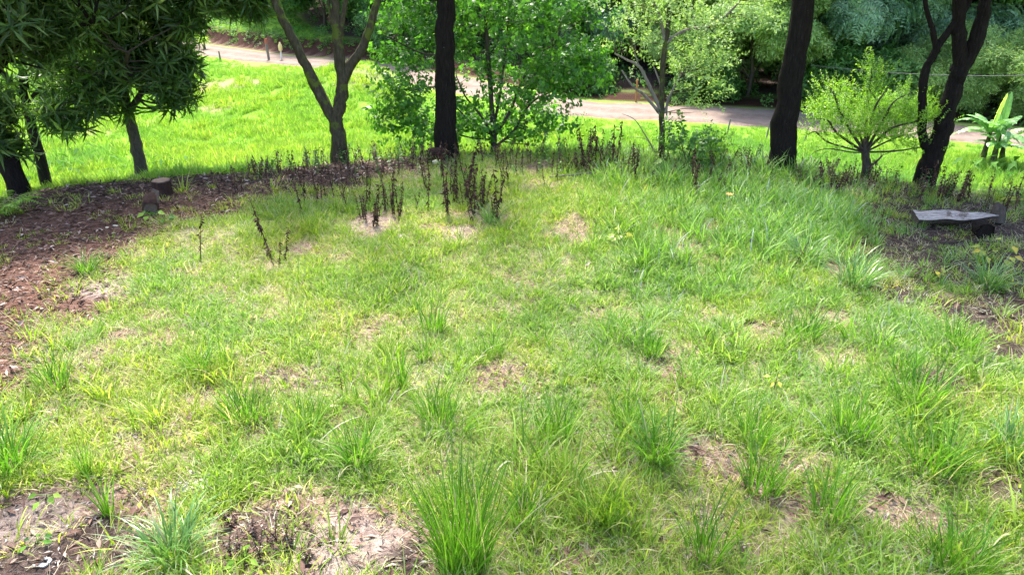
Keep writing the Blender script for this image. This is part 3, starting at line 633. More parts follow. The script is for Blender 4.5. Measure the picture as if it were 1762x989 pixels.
# mango trees
hero('mango_tree', 'mango tree with full drooping crown and leaning trunk behind the brown leaf floor', 'tree', 14.9, (242, 296), [(238, 270), (229, 225), (217, 180), (205, 120), (200, 40), (205, -60)], .128, .07,
     [([(222, 195), (250, 150), (285, 110), (310, 70)], .07, .03), ([(215, 175), (180, 140), (140, 110), (110, 60)], .07, .03), ([(203, 60), (270, 10), (340, -30), (410, -40)], .07, .03), ([(203, 20), (150, -40), (100, -90)], .06, .03), ([(210, 150, 14.9), (215, 120, 14.2), (220, 90, 13.6)], .06, .03)],
     [(210, 80, 0, 120, 110, 42, 6, .14), (266, 134, -.3, 60, 58, 17, 6, .12), (170, 158, -.5, 74, 46, 12, 6, .12), (290, 60, 0, 40, 50, 10, 6, .12), (312, 125, -.2, 22, 34, 5, 5, .1), (120, 60, -.3, 105, 100, 24, 6, .14), (215, 0, -.6, 130, 60, 30, 6, .15),
      (400, -25, -.2, 62, 52, 26, 6, .12), (320, -40, 0, 90, 60, 22, 6, .15), (440, 10, -.3, 22, 30, 6, 5, .08), (210, -190, 0, 260, 150, 110, 6, .2), (100, 205, -.6, 42, 30, 6, 6, .12)],
     tm=T_MANGO, fm=M['mango'], bm=M['bark_grey'], scale=.92, ntw=260, up=.25)
hero('mango_tree', 'mango tree farther down the slope with its slim grey trunk rising out of sunlit grass', 'tree', 20.5, (66, 272), [(60, 240), (48, 195), (40, 130), (36, 60)], .15, .09,
     [([(45, 180), (80, 140), (115, 110)], .07, .03), ([(46, 180), (10, 130), (-30, 100)], .07, .03)],
     [(50, 60, 0, 95, 70, 28, 6, .18), (100, 165, .3, 45, 35, 9, 5, .15), (0, 150, 0, 50, 30, 6, 5, .15), (40, -60, 0, 160, 100, 60, 6, .2)],
     tm=T_MANGO, fm=M['mango'], bm=M['bark_dark'], scale=1.05, ntw=120, up=.25)
hero('mango_tree', 'thick black mango tree leaning out of the picture over dark leaf floor', 'tree', 12.0, (38, 338), [(22, 300), (0, 245), (-30, 170), (-60, 80), (-80, -40)], .17, .11,
     [([(-35, 160), (20, 90), (90, 50), (160, 40)], .09, .03), ([(-50, 100), (-20, 20), (50, -30)], .08, .03), ([(-5, 235), (10, 215), (30, 210)], .03, .015)],
     [(20, 30, -.2, 105, 70, 44, 6, .15), (-30, 165, -.2, 42, 55, 10, 6, .14), (15, 250, 0, 26, 26, 7, 5, .1), (90, 40, .3, 60, 50, 16, 6, .13), (-20, -120, 0, 200, 120, 70, 6, .2)],
     tm=T_MANGO, fm=M['mango'], bm=M['bark_dark'], scale=.85, ntw=120, up=.2)
# forked mossy tree
hero('forked_tree', 'slender mossy tree forking low into a wide V', 'tree', 14.1, (584, 268), [(583, 240), (578, 205), (585, 180), (589, 150), (583, 90), (578, 40), (575, -20), (570, -180)], .155, .06,
     [([(577, 208), (558, 178), (532, 125), (505, 70), (480, 20), (462, -30), (420, -150)], .115, .06), ([(588, 150), (604, 112), (625, 80), (640, 35), (652, -5), (680, -110)], .10, .05), ([(584, 80), (588, 40), (596, 0), (610, -80)], .06, .035), ([(577, 60), (568, 25), (562, -30)], .035, .02)],
     [(570, -330, 0, 260, 110, 12, 5, .3), (430, -250, 0, 140, 80, 5, 5, .3), (700, -220, 0, 120, 70, 5, 5, .25)], tm=T_CLUMP, fm=M['mid'], bm=M['bark_moss'], ntw=60, scale=.8)
# straight dark trunk
hero('tall_tree', 'tall straight tree with a thick near-black trunk in the middle of the crest', 'tree', 14.0, (769, 270), [(767, 225), (766, 150), (765, 60), (764, -60)], .225, .10,
     [], [], wtop=[(-1.35, 14, 10), (-1.2, 14.1, 15), (-1.3, 14, 20)], wblobs=[((-1.3, 14, 20), (3, 3, 2.2), 34, 5, .4)], tm=T_CLUMP, fm=M['mid'], bm=M['bark_dark'], ntw=60, scale=.9, seg=18, rough=.10)
hero('tall_tree', 'tall thick black tree leaning outward beside the low lime green bushy tree', 'tree', 13.0, (1341, 296), [(1344, 270), (1352, 210), (1366, 110), (1383, 0), (1402, -120)], .245, .11,
     [([(1355, 192), (1372, 190), (1384, 194)], .012, .006)],
     [], wtop=[(6.6, 13.1, 9), (7.6, 13.3, 14), (8.2, 13.2, 19)], wblobs=[((8.2, 13.2, 19), (3, 3, 2.2), 34, 5, .4)], tm=T_CLUMP, fm=M['mid'], bm=M['bark_dark'], ntw=60, scale=.85, seg=18, rough=.12)
# hanging pinnate twig of its crown, seen at the top edge
hero('slim_tree', 'slim tree with pale smooth bark, twisting bare side branches and sparse light foliage', 'tree', 14.0, (1140, 262), [(1140, 235), (1138, 190), (1142, 100), (1149, 50), (1153, 0), (1165, -150)], .062, .035,
     [([(1138, 192), (1122, 160), (1102, 118), (1080, 104), (1057, 92)], .042, .014), ([(1136, 196), (1108, 163), (1088, 148), (1070, 122)], .036, .012), ([(1146, 74), (1178, 54), (1228, 42), (1262, 15), (1290, -20)], .040, .014), ([(1144, 72), (1136, 32), (1124, 4), (1105, -40)], .035, .014),
      ([(1144, 195), (1150, 172), (1160, 150), (1172, 128)], .03, .012), ([(1138, 150), (1130, 128), (1122, 108)], .022, .008), ([(1110, 135), (1098, 110), (1092, 90)], .02, .007), ([(1128, 262), (1110, 232), (1092, 206), (1070, 196)], .014, .005), ([(1125, 262), (1112, 240), (1080, 236)], .010, .004), ([(1147, 200), (1148, 180), (1149, 165)], .016, .010)],
     [(1195, 130, .3, 52, 48, 26, 5, .12), (1218, 60, .2, 60, 45, 22, 5, .13), (1100, 60, .2, 55, 45, 16, 4, .12), (1085, 15, .2, 60, 30, 14, 4, .12), (1170, 20, .2, 70, 35, 18, 4, .12), (1190, 168, .2, 40, 18, 8, 4, .1), (1300, 0, -.4, 45, 28, 12, 5, .1), (1200, -160, 0, 200, 110, 60, 5, .2)],
     tm=[t_spray(12, .34, .085, .04, .7) for _ in range(3)], fm=M['pale'], bm=M['bark_moss'], limbm=M['bark_pale'], ntw=170, twr=.006, scale=.9, seg=10)
# many-stemmed broad-leaved tree
hero('bushy_tree', 'many-stemmed bushy tree with bright broad leaves spreading behind the straight black trunk', 'tree', 15.6, (850, 262), [(850, 238), (847, 200), (842, 120), (836, 40), (834, -60)], .075, .03,
     [([(848, 235), (828, 200), (800, 165), (785, 130)], .035, .012), ([(846, 232), (815, 215), (790, 190), (770, 170)], .025, .01), ([(852, 232), (876, 195), (898, 140), (925, 95), (950, 80)], .04, .012), ([(855, 250), (884, 225), (912, 180), (955, 156), (1012, 152)], .035, .012),
      ([(850, 215), (862, 150), (872, 60), (880, -20)], .035, .012), ([(842, 130), (800, 80), (760, 40)], .03, .012), ([(836, 90), (740, 95), (690, 75), (660, 60)], .03, .01), ([(785, 155), (730, 150), (700, 165)], .02, .008), ([(845, 240), (800, 235), (740, 210), (700, 195)], .02, .008)],
     [(900, 60, 0, 95, 70, 30, 5, .14), (985, 70, 0, 70, 75, 36, 5, .14), (1000, 130, -.2, 55, 24, 22, 5, .12), (930, 140, -.2, 60, 25, 16, 4, .12), (830, 30, 0, 90, 60, 22, 5, .14), (720, 60, .2, 78, 60, 34, 5, .14), (690, 115, .1, 42, 30, 16, 5, .12), (700, 165, -.2, 45, 32, 14, 5, .11),
      (690, 208, -.2, 46, 26, 24, 4, .1), (820, 140, .2, 60, 60, 22, 4, .13), (805, 215, .2, 55, 34, 24, 4, .12), (885, 205, .2, 65, 34, 26, 4, .12), (850, -80, 0, 190, 80, 70, 5, .2), (720, 10, .1, 90, 40, 26, 5, .14), (960, 10, 0, 110, 40, 34, 5, .14), (735, 228, .1, 55, 24, 20, 4, .12), (945, 222, .3, 75, 22, 22, 4, .12), (930, 172, -.1, 60, 22, 12, 4, .12)],
     tm=T_BROAD, fm=M['broad'], bm=M['bark_grey'], ntw=260, twr=.006, scale=.82, seg=8)
# low lime green bush tree
fan = [((1488, 262), x1, y1, x2, y2, rr) for x1, y1, x2, y2, rr in ((1440, 225, 1395, 205, .03), (1430, 240, 1390, 232, .022), (1455, 200, 1425, 150, .03), (1475, 200, 1455, 165, .022), (1488, 190, 1500, 120, .03), (1505, 195, 1530, 150, .026), (1525, 215, 1568, 160, .03), (1540, 225, 1600, 195, .03), (1545, 240, 1610, 215, .02), (1465, 262, 1400, 262, .018), (1530, 265, 1600, 252, .022), (1500, 225, 1510, 175, .02), (1470, 230, 1445, 195, .02))]
hero('bushy_tree', 'low vase-shaped bushy tree of fine lime green leaves with a stubby dark trunk', 'tree', 13.1, (1490, 305), [(1490, 288), (1488, 262), (1489, 240)], .095, .05,
     [([a, (x1 + random.uniform(-12, 12), y1 + random.uniform(-7, 7), 13.1 + random.uniform(-.3, .3)), ((x1 + x2) / 2 + random.uniform(-9, 9), (y1 + y2) / 2 + random.uniform(-12, 5), 13.1 + random.uniform(-.5, .5)), (x2, y2)], rr, .005) for a, x1, y1, x2, y2, rr in fan] + [([(1492, 290), (1508, 278), (1518, 268)], .03, .015)],
     [(1500, 212, .1, 80, 26, 60, 5, .09), (1490, 236, .2, 62, 14, 22, 5, .09), (1455, 222, -.3, 40, 12, 10, 4, .07), (1535, 232, -.3, 45, 12, 14, 4, .07), (1545, 205, -.3, 55, 18, 34, 5, .08), (1560, 188, .3, 40, 16, 18, 5, .07), (1435, 196, .2, 50, 14, 22, 5, .08), (1462, 176, -.2, 30, 20, 14, 4, .07), (1500, 152, 0, 20, 36, 16, 4, .06), (1430, 158, 0, 22, 22, 10, 4, .06), (1565, 172, 0, 20, 20, 10, 4, .06), (1405, 200, 0, 26, 12, 10, 4, .07), (1590, 212, 0, 25, 18, 12, 4, .07),
      (1595, 254, -.2, 28, 10, 8, 4, .07), (1410, 262, .1, 30, 8, 5, 4, .07), (1500, 118, 0, 12, 14, 4, 4, .05), (1560, 250, 0, 40, 9, 7, 4, .06), (1415, 232, 0, 26, 10, 6, 4, .06)],
     tm=T_FINE, fm=M['lime'], bm=M['bark_grey'], ntw=260, twr=.003, scale=.8, rough=.25, seg=8, up=.9, jit=(.6, 1.2))
# dark many-limbed tree
hero('dark_tree', 'black-limbed tree splitting into several crooked rising stems beside the banana clump', 'tree', 12.75, (1590, 318), [(1596, 290), (1612, 250), (1626, 205), (1639, 155), (1652, 118), (1650, 60), (1650, 0), (1655, -140)], .185, .09,
     [([(1648, 125), (1672, 85), (1688, 40), (1697, 0), (1725, -90), (1780, -220)], .145, .06), ([(1600, 262), (1588, 235), (1587, 190), (1589, 135), (1604, 98), (1632, 55), (1664, 8), (1700, -60)], .085, .045), ([(1612, 92), (1606, 58), (1594, 15), (1585, -50)], .055, .03)],
     [(1690, -330, 0, 300, 150, 90, 6, .3), (1560, -200, 0, 110, 70, 22, 6, .25), (1850, -260, 0, 160, 120, 40, 6, .3)], tm=T_CLUMP, fm=M['mid'], bm=M['bark_dark'], ntw=70, scale=.85, seg=14, rough=.14)
# ------------------------------------------------------------------ trees beyond the road
def far_tree(kind, seed):
    r = np.random.default_rng(seed); h, cr, zb, tm, fm, bm, ns, npr, sp, tr, fl, lim = {
        'pale': (10, 4.8, 2.4, T_CLUMP, 'pale', 'bark_grey', 15, 22, .40, .17, .42, 6), 'blue': (12, 5.0, 2.6, T_FROND, 'blue', 'bark_grey', 15, 18, .48, .2, .40, 6),
        'deep': (12, 4.4, 2.0, T_DENSE, 'deep', 'bark_grey', 16, 14, .5, .17, .55, 6), 'mid': (10, 4.2, 1.2, T_DENSE, 'mid', 'bark_grey', 16, 15, .45, .15, .55, 6),
        'feather': (3.6, 3.0, .6, T_FEATH, 'pale', 'bark_grey', 11, 16, .38, .06, .5, 9), 'bush': (2.6, 1.7, .3, T_DENSE, 'mid', 'twig', 9, 12, .32, .04, .55, 6)}[kind]
    B = []; tops = []
    nb = 11 if kind in ('pale', 'blue', 'deep', 'mid') else 8
    for i in range(nb):
        a = i * 2.4 + r.random(); t = (i + .5) / nb; z = zb + (h - zb) * t * .95; w = cr * math.sqrt(max(.12, 1 - (t * 1.05 - .25) ** 2 / .75)) * .68
        c = np.array([math.cos(a) * w, math.sin(a) * w, z]); tops.append(c)
        B.append((c, (cr * .42, cr * .42, cr * .42 * fl), ns, npr, sp * .9))
    trunk_p = np.array([(0, 0, -.4), (.1, .05, h * .15), (-.1, .15, h * .4), (.15, 0, h * .8)]) if kind not in ('feather', 'bush') else np.array([(0, 0, -.2), (.1, 0, .5), (.2, .1, 1.2)])
    L = [(trunk_p, tr, tr * .3)]
    for i in range(lim):
        c = tops[i * nb // lim]; z0 = min(max(.35 * c[2], .5), h * .6); L.append((np.array([(0, .08, z0), c * [.35, .35, 0] + [0, 0, z0 * .45 + c[2] * .5], c * [.8, .8, 1]]), tr * .5, tr * .15))
    return lambda label, cat_, name, grp: tree(name, label, cat_, L, B, tm, M[fm], M[bm], scale=1.0, ntw=50, up=.6, group=grp, root=np.zeros(3), r=r, seg=8, twr=.02)
def copy_tree(o):
    c = link(o.copy())
    for ch in [q for q in sc.objects if q.parent is o]:
        d = link(ch.copy()); d.parent = c
    return c
PROTO = {}
FAR = [  # kind, name, px of the trunk, road distance, scale, variant, label, category
 ('pale', 'acacia_tree', 1300, 5.5, 1.0, 0, 'big pale green spreading tree whose crown overhangs the dirt road, beside the leaning black trunk', 'tree'),
 ('pale', 'acacia_tree', 1392, 8.0, .85, 1, 'pale green tree showing just on the outer side of the leaning black trunk', 'tree'),
 ('pale', 'acacia_tree', 1190, 9.0, .85, 1, 'pale green roadside tree seen behind the slim pale-barked tree', 'tree'),
 ('blue', 'forest_tree', 1505, 10.0, 1.0, 0, 'blue green tree with layered drooping fronds above the lime green bushy tree', 'tree'),
 ('blue', 'forest_tree', 1440, 15.0, 1.0, 1, 'shaded blue green tree deeper in the wood behind the layered one', 'tree'),
 ('blue', 'forest_tree', 1605, 12.0, 1.0, 1, 'blue green tree seen between the crooked black stems', 'tree'),
 ('mid', 'forest_tree', 1735, 14.0, 1.1, 0, 'fresh green leafy tree above the banana clump at the picture edge', 'tree'),
 ('mid', 'forest_tree', 1670, 19.0, 1.1, 1, 'green tree behind the feathery roadside thicket', 'tree'),
 ('deep', 'forest_tree', 1120, 15.0, 1.0, 0, 'dark tree in the gap behind the slim pale-barked tree', 'tree'),
 ('blue', 'forest_tree', 1020, 12.0, .9, 0, 'grey green tree seen past the tip of the broad-leaved bushy tree', 'tree'),
 ('mid', 'forest_tree', 950, 9.0, .8, 1, 'green roadside tree behind the broad-leaved bushy tree', 'tree'),
 ('blue', 'forest_tree', 880, 13.0, .95, 1, 'tree with greyish foliage deep behind the broad-leaved bushy tree', 'tree'),
 ('deep', 'forest_tree', 800, 11.0, .9, 1, 'dark tree showing just beside the straight black trunk', 'tree'),
 ('deep', 'forest_tree', 705, 6.5, .85, 0, 'dark bushy tree at the far corner of the sunlit field', 'tree'),
 ('deep', 'forest_tree', 640, 8.0, 1.0, 1, 'dark tree framed by the V of the mossy forked tree and its outer limb', 'tree'),
 ('mid', 'forest_tree', 560, 9.5, 1.1, 1, 'greyish green tree hanging over thin trunks inside the V fork', 'tree'),
 ('blue', 'forest_tree', 500, 12.5, .9, 1, 'pale leaved tree at the wood edge above the grassy bank', 'tree'),
 ('deep', 'forest_tree', 440, 16.0, 1.1, 0, 'dark wood-edge tree behind the hanging mango leaves', 'tree'),
 ('deep', 'forest_tree', 370, 21.0, 1.1, 1, 'dark tree at the top of the bright green slope', 'tree'),
 ('mid', 'forest_tree', 310, 15.0, .9, 0, 'leafy tree on the green slope just past the mango crown', 'tree'),
 ('feather', 'thicket', 1640, 5.5, .9, 0, 'feathery pale green thicket touching the crooked black tree', 'bush'),
 ('feather', 'thicket', 1730, 6.0, 1.15, 1, 'wide feathery pale green thicket behind the banana clump', 'bush'),
 ('bush', 'roadside_bush', 1225, 4.6, 1.0, 0, 'dark bush under the overhanging pale tree', 'bush'),
 ('bush', 'roadside_bush', 1450, 5.2, 1.2, 1, 'shaded bush by the road behind the lime green bushy tree', 'bush'),
 ('bush', 'roadside_bush', 1545, 5.0, 1.1, 0, 'green bush by the road between the lime bushy tree and crooked stems', 'bush'),
 ('bush', 'roadside_bush', 1010, 4.8, 1.0, 1, 'low bush on the far road verge near the tip of the broad-leaved tree', 'bush'),
 ('bush', 'roadside_bush', 690, 4.8, 1.2, 0, 'leafy bush at the top corner of the sunlit field', 'bush'),
 ('bush', 'roadside_bush', 318, 3.6, 1.0, 1, 'pale bush at the road end next to the spiky yuccas', 'bush'),
]
for i, (kind, nm, px, rdist, s, var, lab, ct) in enumerate(FAR):
    d = ray(px, 60); lo, hi = 20.0, 130.0
    ts = np.arange(20, 135, .25); xs = d[0] / d[1] * ts; rr = road_dist(xs, ts); j = np.nonzero(rr > rdist)[0]; Yt = ts[j[0]] if len(j) else 100.0
    loc = (d[0] / d[1] * Yt, Yt); loc = (*loc, gz(*loc))
    key = (kind, var)
    if key not in PROTO: o = PROTO[key] = far_tree(kind, 100 + 7 * len(PROTO))(lab, ct, nm, None)
    else: o = copy_tree(PROTO[key]); o.name = nm
    o.location = loc; o.rotation_euler = (0, 0, i * 1.7); o.scale = (s, s, s * random.uniform(.92, 1.08))
    tag(o, lab, ct, 'trees of the wood beyond the road' if ct == 'tree' else 'bushes by the road')
# far wood on the hillside behind, one mass
pts = []
while len(pts) < 700:
    y = random.uniform(50, 135); x = random.uniform(-1, 1) * y * .85; rd = float(road_dist(np.array([x]), np.array([y]))[0])
    if rd > EDGE(x) + 8: pts.append((x, y, gz(x, y)))
pts = np.array(pts); n = len(pts); P = np.repeat(pts, 16, 0) + RNG.normal(0, 1, (n * 16, 3)) * [1.7, 1.7, 0] + np.stack([0 * RNG.random(n * 16), 0 * RNG.random(n * 16), RNG.uniform(.8, 11, n * 16)], 1)
ch = [scatter(T_DENSE[k], P[k::3], frames(RNG.normal(0, .4, (len(P[k::3]), 3)) + [0, -.3, .8], RNG.uniform(0, 6.28, len(P[k::3]))), RNG.uniform(1.6, 2.6, len(P[k::3])), RNG.random(len(P[k::3])), .6) for k in range(3)]
tag(mk('distant_wood', ch, M['deep']), 'dark distant wood rising up the hillside behind the roadside trees', 'wood', None, 'stuff')
ch = []
for k in range(170):
    x, y, z = pts[RNG.integers(0, n)]; ch += tube([(x, y, z - .5), (x + random.uniform(-.4, .4), y, z + 5), (x + random.uniform(-1, 1), y, z + 10)], [.16, .12, .07], 6)
tag(mk('wood_trunks', ch, M['bark_grey']), 'thin grey trunks standing in the dark of the distant wood', 'trunks', None, 'stuff')
# undergrowth along the wood edge
nP = 4500; y = RNG.uniform(34, 105, nP); x = RNG.uniform(-1, 1, nP) * y * .8; rd = road_dist(x, y); lm = 1 - sstep(-12, 2, x)
e0 = EDGE(x) - .5; keep = (rd > e0 + 1.2 * vnoise(x, y, 2.3, 71)) & (rd < e0 + 13) & in_view(x, y, height(x, y), .1, .6); x, y = x[keep], y[keep]
z = height(x, y) + RNG.uniform(.0, .7, len(x)); P = np.stack([x, y, z], 1); n = len(P)
ch = [scatter(T_DENSE[k], P[k::3], frames(RNG.normal(0, .4, (len(P[k::3]), 3)) + [0, -.2, .8], RNG.uniform(0, 6.28, len(P[k::3]))), RNG.uniform(.5, 1.15, len(P[k::3])), RNG.random(len(P[k::3])), .6) for k in range(3)]
tag(mk('undergrowth', ch, M['mid']), 'tangled green undergrowth along the foot of the wood', 'undergrowth', None, 'stuff')
# low leafy cover of the bank slope above the road, where it runs behind the field
nP = 13000; y = RNG.uniform(54, 112, nP); x = RNG.uniform(-62, -2, nP); rd = road_dist(x, y); keep = (rd > 3.9 + .9 * vnoise(x, y, 2.0, 6)) & (rd < EDGE(x) + 1) & in_view(x, y, height(x, y), .1, .1); x, y = x[keep], y[keep]
P = np.stack([x, y, height(x, y) + .05], 1)
ch = [scatter(T_DENSE[k], P[k::3], frames(RNG.normal(0, .3, (len(P[k::3]), 3)) + [0, -.1, .9], RNG.uniform(0, 6.28, len(P[k::3]))), RNG.uniform(.35, .75, len(P[k::3])), RNG.random(len(P[k::3])), .6) for k in range(3)]
tag(mk('bank_cover', ch, M['broad']), 'bright low leafy cover on the slope above the reddish road bank', 'ground cover', None, 'stuff')
# ------------------------------------------------------------------ withered weeds
def weed_mesh(h, nst, seed, leafy=1.0, green=0.0):
    r = np.random.default_rng(seed); st, lf = [], []
    for s in range(nst):
        hh = h * r.uniform(.7, 1.0) if s else h; b = r.normal(0, .035, 2) * (s > 0); ln = r.normal(0, .13, 2)
        P = np.array([(b[0] + ln[0] * hh * t + .008 * math.sin(5 * t + s), b[1] + ln[1] * hh * t, hh * t - .02) for t in np.linspace(0, 1, 7)])
        st += tube(P, np.linspace(.0065, .0025, 7), 5)
        n = int(44 * leafy * hh / .6); t = r.uniform(.08, 1, n); k = np.minimum((t * 6).astype(int), 5); f = t * 6 - k
        base_ = P[k] * (1 - f)[:, None] + P[k + 1] * f[:, None]
        az = r.uniform(0, 6.28, n); d = np.stack([np.cos(az) * .6, np.sin(az) * .6, r.normal(-.55, .5, n)], 1)
        V, F, a = leaves(base_, d, r.normal(0, 1, (n, 3)), r.uniform(.025, .07, n), r.uniform(.011, .028, n), .1); lf.append((V, F, a))
    return st, lf
WM = {}
def weed(loc, h, nst, label, cat_, group, name='withered_weed', lm='dead', sm='stalk', leafy=1.0, s=1.0):
    key = (name, nst, lm, round(leafy, 1)); L = WM.setdefault(key, [])
    e = empty(name, loc, label, cat_, group)
    if len(L) < 4:
        st, lf = weed_mesh(.6, nst, 500 + 13 * len(WM) + len(L), leafy)
        a = mk('stem', st, M[sm], e); b_ = mk('leaves', lf, M[lm], e); L.append((a, b_))
    else:
        a, b_ = random.choice(L)
        for q in (a, b_): c = link(q.copy()); c.parent = e
    e.rotation_euler = (random.gauss(0, .09), random.gauss(0, .09), random.uniform(0, 6.28)); k = h / .6; e.scale = (s * max(k, .7), s * max(k, .7), k)
    return e
ORD = ['first', 'second', 'third', 'fourth', 'fifth', 'sixth', 'seventh', 'eighth', 'ninth', 'tenth', 'eleventh', 'twelfth', 'thirteenth', 'fourteenth', 'fifteenth', 'sixteenth']
CL = [ # centre px,py, half widths, count, height m, stems, phrase
 (655, 372, 34, 22, 12, .62, 2, 'dry black weeds on pale soil below the straight black trunk', 1.0),
 (728, 360, 13, 8, 3, .50, 1, 'small trio of dry weeds between the two big withered stands', 1.0),
 (812, 362, 42, 28, 16, .72, 2, 'dense stand of dark withered weeds mid crest', 1.0),
 (905, 305, 55, 26, 13, .45, 1, 'thin row of brown weeds behind the dense withered stand', 1.0),
 (560, 345, 40, 26, 12, .62, 1, 'reddish dry weeds bordering the brown leaf floor', .7),
 (482, 452, 18, 12, 4, .62, 1, 'isolated dark weeds in bright grass of the clearing', 1.2),
 (1030, 305, 32, 20, 7, .85, 2, 'tall brown green weeds cresting against the dirt road', 1.3),
 (1128, 312, 45, 20, 12, .55, 1, 'dark weeds at the foot of the slim pale tree', 1.2),
 (1222, 322, 36, 24, 11, .62, 1, 'black weeds between slim pale tree and leaning black trunk', 1.3),
 (1450, 332, 46, 14, 12, .34, 2, 'short shrivelled weeds in front of the low lime bushy tree', 1.3),
 (1650, 332, 55, 18, 13, .46, 2, 'shrivelled weeds behind the cut log', 1.4),
 (1735, 350, 22, 24, 4, .42, 2, 'dark weeds round the yellow fallen banana leaf', 1.4),
 (490, 300, 36, 8, 6, .42, 1, 'thin weeds on the skyline of the brown leaf floor', 1.0),
 (650, 300, 60, 10, 6, .34, 1, 'thin dark weeds on crest below the small green shrub', .8),
 (470, 935, 72, 38, 15, .17, 2, 'stubby brown weeds on litter at the lower edge', 1.1),
 (700, 288, 75, 14, 12, .42, 1, 'brown weeds in the ragged band before the short cut log', .9),
 (985, 290, 55, 16, 12, .50, 1, 'brown weeds of the band behind the long pale fallen branch', .9),
 (1075, 300, 45, 22, 12, .55, 1, 'brown weeds between tall cresting weeds and slim pale tree', .9),
 (765, 330, 40, 30, 8, .5, 1, 'loose brown weeds below the short cut log', .9),
 (1290, 305, 30, 12, 7, .42, 2, 'brown weeds right below the leaning black trunk', 1.0),
 (1700, 316, 55, 14, 10, .45, 2, 'ragged brown weeds in front of the banana clump', 1.2),
 (1555, 318, 50, 8, 5, .26, 2, 'little brown weeds between lime bush and crooked black tree', 1.5),
]
for cx, cy_, hx, hy, n, h, nst, phrase, leafy in CL:
    pts = sorted((cx + random.uniform(-1, 1) * hx, cy_ + random.uniform(-1, 1) * hy) for _ in range(n)); hs = [h * random.uniform(.45, 1.35) for _ in pts]
    for i, ((px, py), hh) in enumerate(zip(pts, hs)):
        lab = ('%s from left, %s' % (ORD[i], phrase)) if 0 < i < n - 1 else ('%s, %s' % ('leftmost' if i == 0 else 'rightmost', phrase))
        weed(hit(px, py), hh, nst, lab, 'weed', phrase, leafy=leafy, lm='litter' if 'stubby' in phrase else 'dead')
for px, py, h, lab in ((345, 448, .62, 'single thin dark weed stalk standing alone in grass below the sawn stump'), (1360, 470, .45, 'single dark weed by the bluish arching tuft'), (1513, 405, .42, 'lone black weed stalk uphill of the black soil, facing the cut log'),
                       (545, 355, .5, 'bare thin stalk at the end of the brown leaf floor'), (590, 690, .3, 'small dry stalk in the trampled pale turf'), (1440, 300, .45, 'thin bent dark stake beside the low lime bushy tree'), (345, 300, .4, 'single weed with reddish tip on the skyline of the brown leaf floor')):
    weed(hit(px, py), h, 1, lab, 'weed', None, leafy=.6)
# tangled low growth of the crest: thin dead stems and green sprays nobody could count
nP = 2600; x = RNG.uniform(-5, 9.5, nP); cr_ = np.interp(x, CREST[:, 0], CREST[:, 1]); y = cr_ + .5 - 2.3 * RNG.random(nP) ** 1.3; z = height(x, y)
keep = (RNG.random(nP) < .20 + .5 * np.clip(vnoise(x, y, .8, 91), 0, 1)) & in_view(x, y, z, .1, .1); x, y, z = x[keep], y[keep], z[keep]
dv = []
for q in range(5):
    st, lf = weed_mesh(.42, 2, 900 + q, .55); dv.append(mk('dead_stems', [(c[0], c[1], np.full(len(c[0]), .35)) for c in st] + lf, M['litter'], lnk=False))
for q in range(5):
    V_, F_, a_ = t_spray(10, .30, .09, .035, .6); dv.append(mk('green_spray', [(V_, F_, a_)] + tube([(0, 0, -.02), (0, 0, .26)], [.003, .002], 4), M['broad'] if q % 2 else M['mid'], lnk=False))
scatter_stuff('crest_undergrowth', 'ragged band of thin dead stems and small green weeds along the crest', 'undergrowth', dv, np.stack([x, y, z - .01], 1), RNG.uniform(0, 6.28, len(x)), RNG.uniform(.45, 1.15, len(x)), RNG.random(len(x)), .15)
# red-brown withered seedlings and green weeds
for px, py, h, lab in ((1572, 488, .28, 'dark red withered plant on black litter, the bigger of the red pair'), (1618, 480, .2, 'small dark red withered plant on black litter beside the bigger red one')):
    weed(hit(px, py), h, 3, lab, 'weed', None, name='red_weed', lm='litter', leafy=1.6)
for px, py, h, nst, lab in ((1288, 296, .55, 2, 'leafy dark green weed just before the leaning black trunk'), (1012, 262, .9, 2, 'leafy weed topping the tall weeds against the road'), (1050, 290, .5, 2, 'yellowish green weed before the slim pale tree'),
                            (540, 290, .4, 2, 'small leafy weed at the foot of the forked mossy tree'), (470, 298, .35, 3, 'little green weed on the skyline near the forked mossy tree')):
    weed(hit(px, py), h, nst, lab, 'weed', None, name='leafy_weed', lm='mid', sm='twig', leafy=1.3, s=1.5)
# ------------------------------------------------------------------ small green shrubs and seedlings
def shrub(px, py, w, h, n, tm, fm, lab, name='shrub', scale=1.0, Y=None, cat_='shrub', dz=0):
    g = hit(px, py) if Y is None else base(px, py, Y, .05); g = np.array(g) + [0, 0, dz]
    L = [(np.array([g, g + [0, 0, h * .3], g + [.02, 0, h * .55]]), .014, .006)]
    for k in range(4):
        a = k * 1.7 + random.random(); L.append((np.array([g + [0, 0, .04], g + [math.cos(a) * w * .3, math.sin(a) * w * .3, h * .45], g + [math.cos(a) * w * .7, math.sin(a) * w * .7, h * .8]]), .009, .004))
    return tree(name, lab, cat_, L, [(g + [0, 0, h * .6], (w, w, h * .42), n, 4, .08)], tm, M[fm], M['twig'], scale=scale, ntw=20, twr=.003, seg=6, main='stem', foli='leaves')
TS = [t_spray(8, .24, .10, .05, .5) for _ in range(3)]
shrub(1182, 300, .42, .85, 26, T_BROAD, 'mid', 'leafy green shrub among withered weeds just beside the slim pale tree', scale=.6)
shrub(1225, 292, .25, .6, 10, T_BROAD, 'lime', 'small light shrub next to the leafy one by the slim pale tree', scale=.5)
shrub(636, 272, .36, .40, 20, T_FINE, 'deep', 'low dark blue green shrub beside the forked mossy tree', scale=.6)
shrub(600, 268, .16, .5, 8, T_FINE, 'mid', 'wispy green seedling hugging the forked mossy tree', scale=.6)
shrub(690, 262, .32, .75, 14, TS, 'mid', 'thin leafy shrub between forked mossy tree and straight black trunk', scale=.8)
